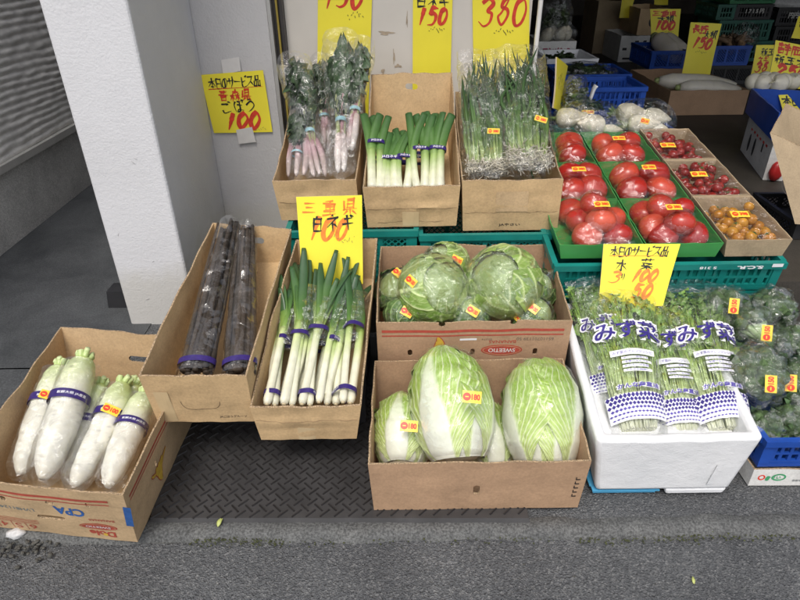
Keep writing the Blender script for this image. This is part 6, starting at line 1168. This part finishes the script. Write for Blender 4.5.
t = thing('film_bundle', 'crumpled film bundle lying on the black crate at the upper right', 'film', at(795, 5, Yb + .2)); V, F = shell(at(795, 3, Yb + .25), np.eye(3), (.26, .15, .10), 31, .05); part('bundle', V, F, BAGW, t)
# right foreground of the shop: blue crate of onions over a white crate, price cards, leaning carton
zb = .51
O1 = atz(745, 112, zb - .09); O2 = atz(771, 140, zb - .09)
ex = nrm(O2 - O1); eyv = A([-ex[1], ex[0], 0]); Lb = np.linalg.norm(O2 - O1); Bq = [O2, O2 + eyv * .60, O1 + eyv * .60, O1]
oc = make_box('plastic_crate', 'blue crate of white onions over the white printed crate', 'crate', Bq, [q + A([0, 0, .135]) for q in Bq], BLUE, t=.01, seed=81, bulge=.002, edge=BLUE, group='blue crates in the shop')
W0 = O1 + A([.0, .0, 0]); Wq = [q + A([0, 0, 0]) for q in Bq]; Wb = [np.r_[q[:2], F2] for q in A(Wq)]; mid_ = A(Wb).mean(0); Wb = [mid_ + (q - mid_) * A([.92, .92, 1]) for q in Wb]
wcr = make_box('white_crate', 'white printed crate standing under the blue crate of onions', 'crate', Wb, [np.r_[q[:2], zb - .10] for q in Wb], WHITE_CARD, t=.012, seed=82, bulge=.001, edge=WHITE_CARD)
W_, H_ = wcr.size(3); wcr.prnt('print_mark', 3, cat_(oval(W_ * .25, H_ * .4, .02, .05), oval(W_ * .45, H_ * .42, .02, .05), rect2(W_ * .7, H_ * .5, W_ * .74, H_ * .75))[:2], BLK); wcr.prnt('red_mark', 3, cat_(*[rect2(W_ * (.2 + .12 * k), H_ * .72, W_ * (.26 + .12 * k), H_ * .78) for k in range(6)])[:2], STR)
ONW = veg('white_onion_skin', .4, .1, .2, 60, .08)
for k, (px, py, r) in enumerate(((752, 90, .050), (764, 83, .054), (773, 82, .050), (758, 99, .050), (773, 103, .054), (780, 92, .050), (790, 90, .05), (768, 93, .05))):
    c = at(px, py, O1[1] + .03 - .10 * (py - 80) / 25 + .06); c[2] = max(c[2], zb + .07); root = thing('white_onion', 'white onion piled on the blue crate beneath the yellow 250 card', 'onion', c, 'white onions on the blue crate'); V, F = uvs(18, 14); V = V * A([1, 1, .92]); V[:, 2] += .25 * np.exp(-((np.hypot(V[:, 0], V[:, 1])) / .2) ** 2) * (V[:, 2] > 0); rm = rot('X', 1.2 + .5 * math.sin(k * 3)) @ rot('Y', math.sin(k) * 1.2); part('bulb', V @ rm.T * r + c, F, ONW, root, cols=np.tile(A([[.66, .62, .50]]), (len(V), 1))); V, F = loft(spline([A([0, 0, 1.0]), A([.15, .1, 1.25]), A([.4, .2, 1.5])], 6), A([.14, .11, .09, .08, .07, .04]), 7); sub('onion_neck', V @ rm.T * r + c, F, ONW, root, root, cols=np.tile(A([[.50, .46, .30]]), (len(V), 1)))
Yo = O1[1]
def tx(W, H): return [('black_writing', brush_text('新玉', W * .3, H * .70, W * .6, H * .2, W * .05, .1, 0, 3), BLK), ('red_writing', brush_text('ネギ', W * .2, H * .50, W * .5, H * .2, W * .05, .1, 0, 4), RED), ('red_price', brush_text('38', W * .12, H * .28, W * .6, H * .24, W * 0.1000, .1, .25, 5), RED)]
sign('dim yellow card reading 38 behind the white onions', at(749, 82, Yo + .75), at(770, 82, Yo + .75), at(777, 45, Yo + .8), at(757, 45, Yo + .8), tx, .006, thick=.005)
def tx(W, H): return [('red_writing', brush_text('静岡', W * .08, H * .72, W * .62, H * .22, W * .04, .1, .05, 3), RED), ('black_writing', brush_text('新玉ネ', W * .06, H * .50, W * .78, H * .20, W * .035, .08, .05, 4), BLK), ('red_price', brush_text('250', W * .10, H * .20, W * .80, H * .28, W * 0.0875, .1, .3, 5), RED), ('small_writing', scribble(W * .35, H * .10, W * .5, H * .07, W * .012, 2), BLK)]
sign('bright yellow card reading 250 above the white onions', at(767, 84, Yo + .30), at(806, 90, Yo + .30), at(815, 48, Yo + .36), at(776.5, 40, Yo + .36), tx, .006, thick=.005)
def tx(W, H): return [('black_writing', brush_text('本日の', W * .06, H * .62, W * .75, H * .30, W * .05, .05, .05, 3), BLK), ('red_writing', brush_text('ギ', W * .5, H * .3, W * .3, H * .3, W * .06, .1, .1, 4), RED), ('black_writing', scribble(W * .4, H * .08, W * .4, H * .2, W * .04, 2), BLK)]
sign('small yellow card tucked behind the leaning carton flap under the 250 card', at(785, 122, Yo - .10), at(814, 124, Yo - .10), at(812, 93, Yo - .06), at(779, 95, Yo - .06), tx, .004, thick=.004)
def tx(W, H): return [('small_writing', scribble(W * .2, H * .6, W * .5, H * .2, .01, 4), BLK)]
sign('yellow card slanting at the right edge above the 250 card', at(791, 38, Yo + 1.3), at(806, 40, Yo + 1.3), at(812, 18, Yo + 1.35), at(799, 16, Yo + 1.35), tx, .004, thick=.004)
# leaning carton on the right edge
Yc = 2.28
c0 = at(795, 224, Yc); c1_ = at(770, 133, Yc + .14); c2_ = at(786, 103, Yc + .28)
fl = make_box('cardboard_box', 'open brown carton with a raised side flap at the right edge of the shop', 'box', [c0, c0 + A([.5, -.1, 0]), c0 + A([.75, .2, 0]), c0 + A([.20, .26, .0])], [c1_, c1_ + A([.62, 0, -.25]), c2_ + A([.58, .12, -.25]), c2_], K_GREY, seed=91, bulge=.004)
fl.prnt('hand_writing', 3, brush_text('10', .12, .16, .10, .07, .006, .4, .1, 3), plain('marker_ink', (.06, .05, .05), .6, .1, 30))
zfl = min(c0[2], 5)
if c0[2] > F2 + .03: crate('plastic_crate', 'dark crate under the open carton with the raised flap', (c0[0] + .25, Yc + .2, F2), (.44, .34, c0[2] - F2 - .005), DARK, 'dark crates under the aisle stock')
V, F = uvs(16, 12); pb = atz(773, 181, F2 + .0); t = thing('red_pouch', 'small red plastic pouch beside the white printed crate on the shop floor', 'pouch', pb); V = V * A([.034, .028, .052]) * (1 + .12 * crk(V, 3, 2))[:, None]; part('pouch_body', V + base(t) + A([0, 0, .052]), F, plain('red_plastic', (.42, .02, .02), .35, .15, 30), t)
pb = atz(780, 197, F2); t = thing('white_bottle', 'small white plastic bottle by the red pouch under the carton', 'bottle', pb); V, F = loft(pb + A([(0, 0, 0), (0, 0, .01), (0, 0, .09), (0, 0, .105), (0, 0, .11), (0, 0, .13)]), A([.036, .042, .042, .03, .018, .018]), 18); part('bottle_body', V, F, WHT, t); V, F = loft(pb + A([(0, 0, .128), (0, 0, .150)]), .021, 16); part('cap', V, F, WHT, t)
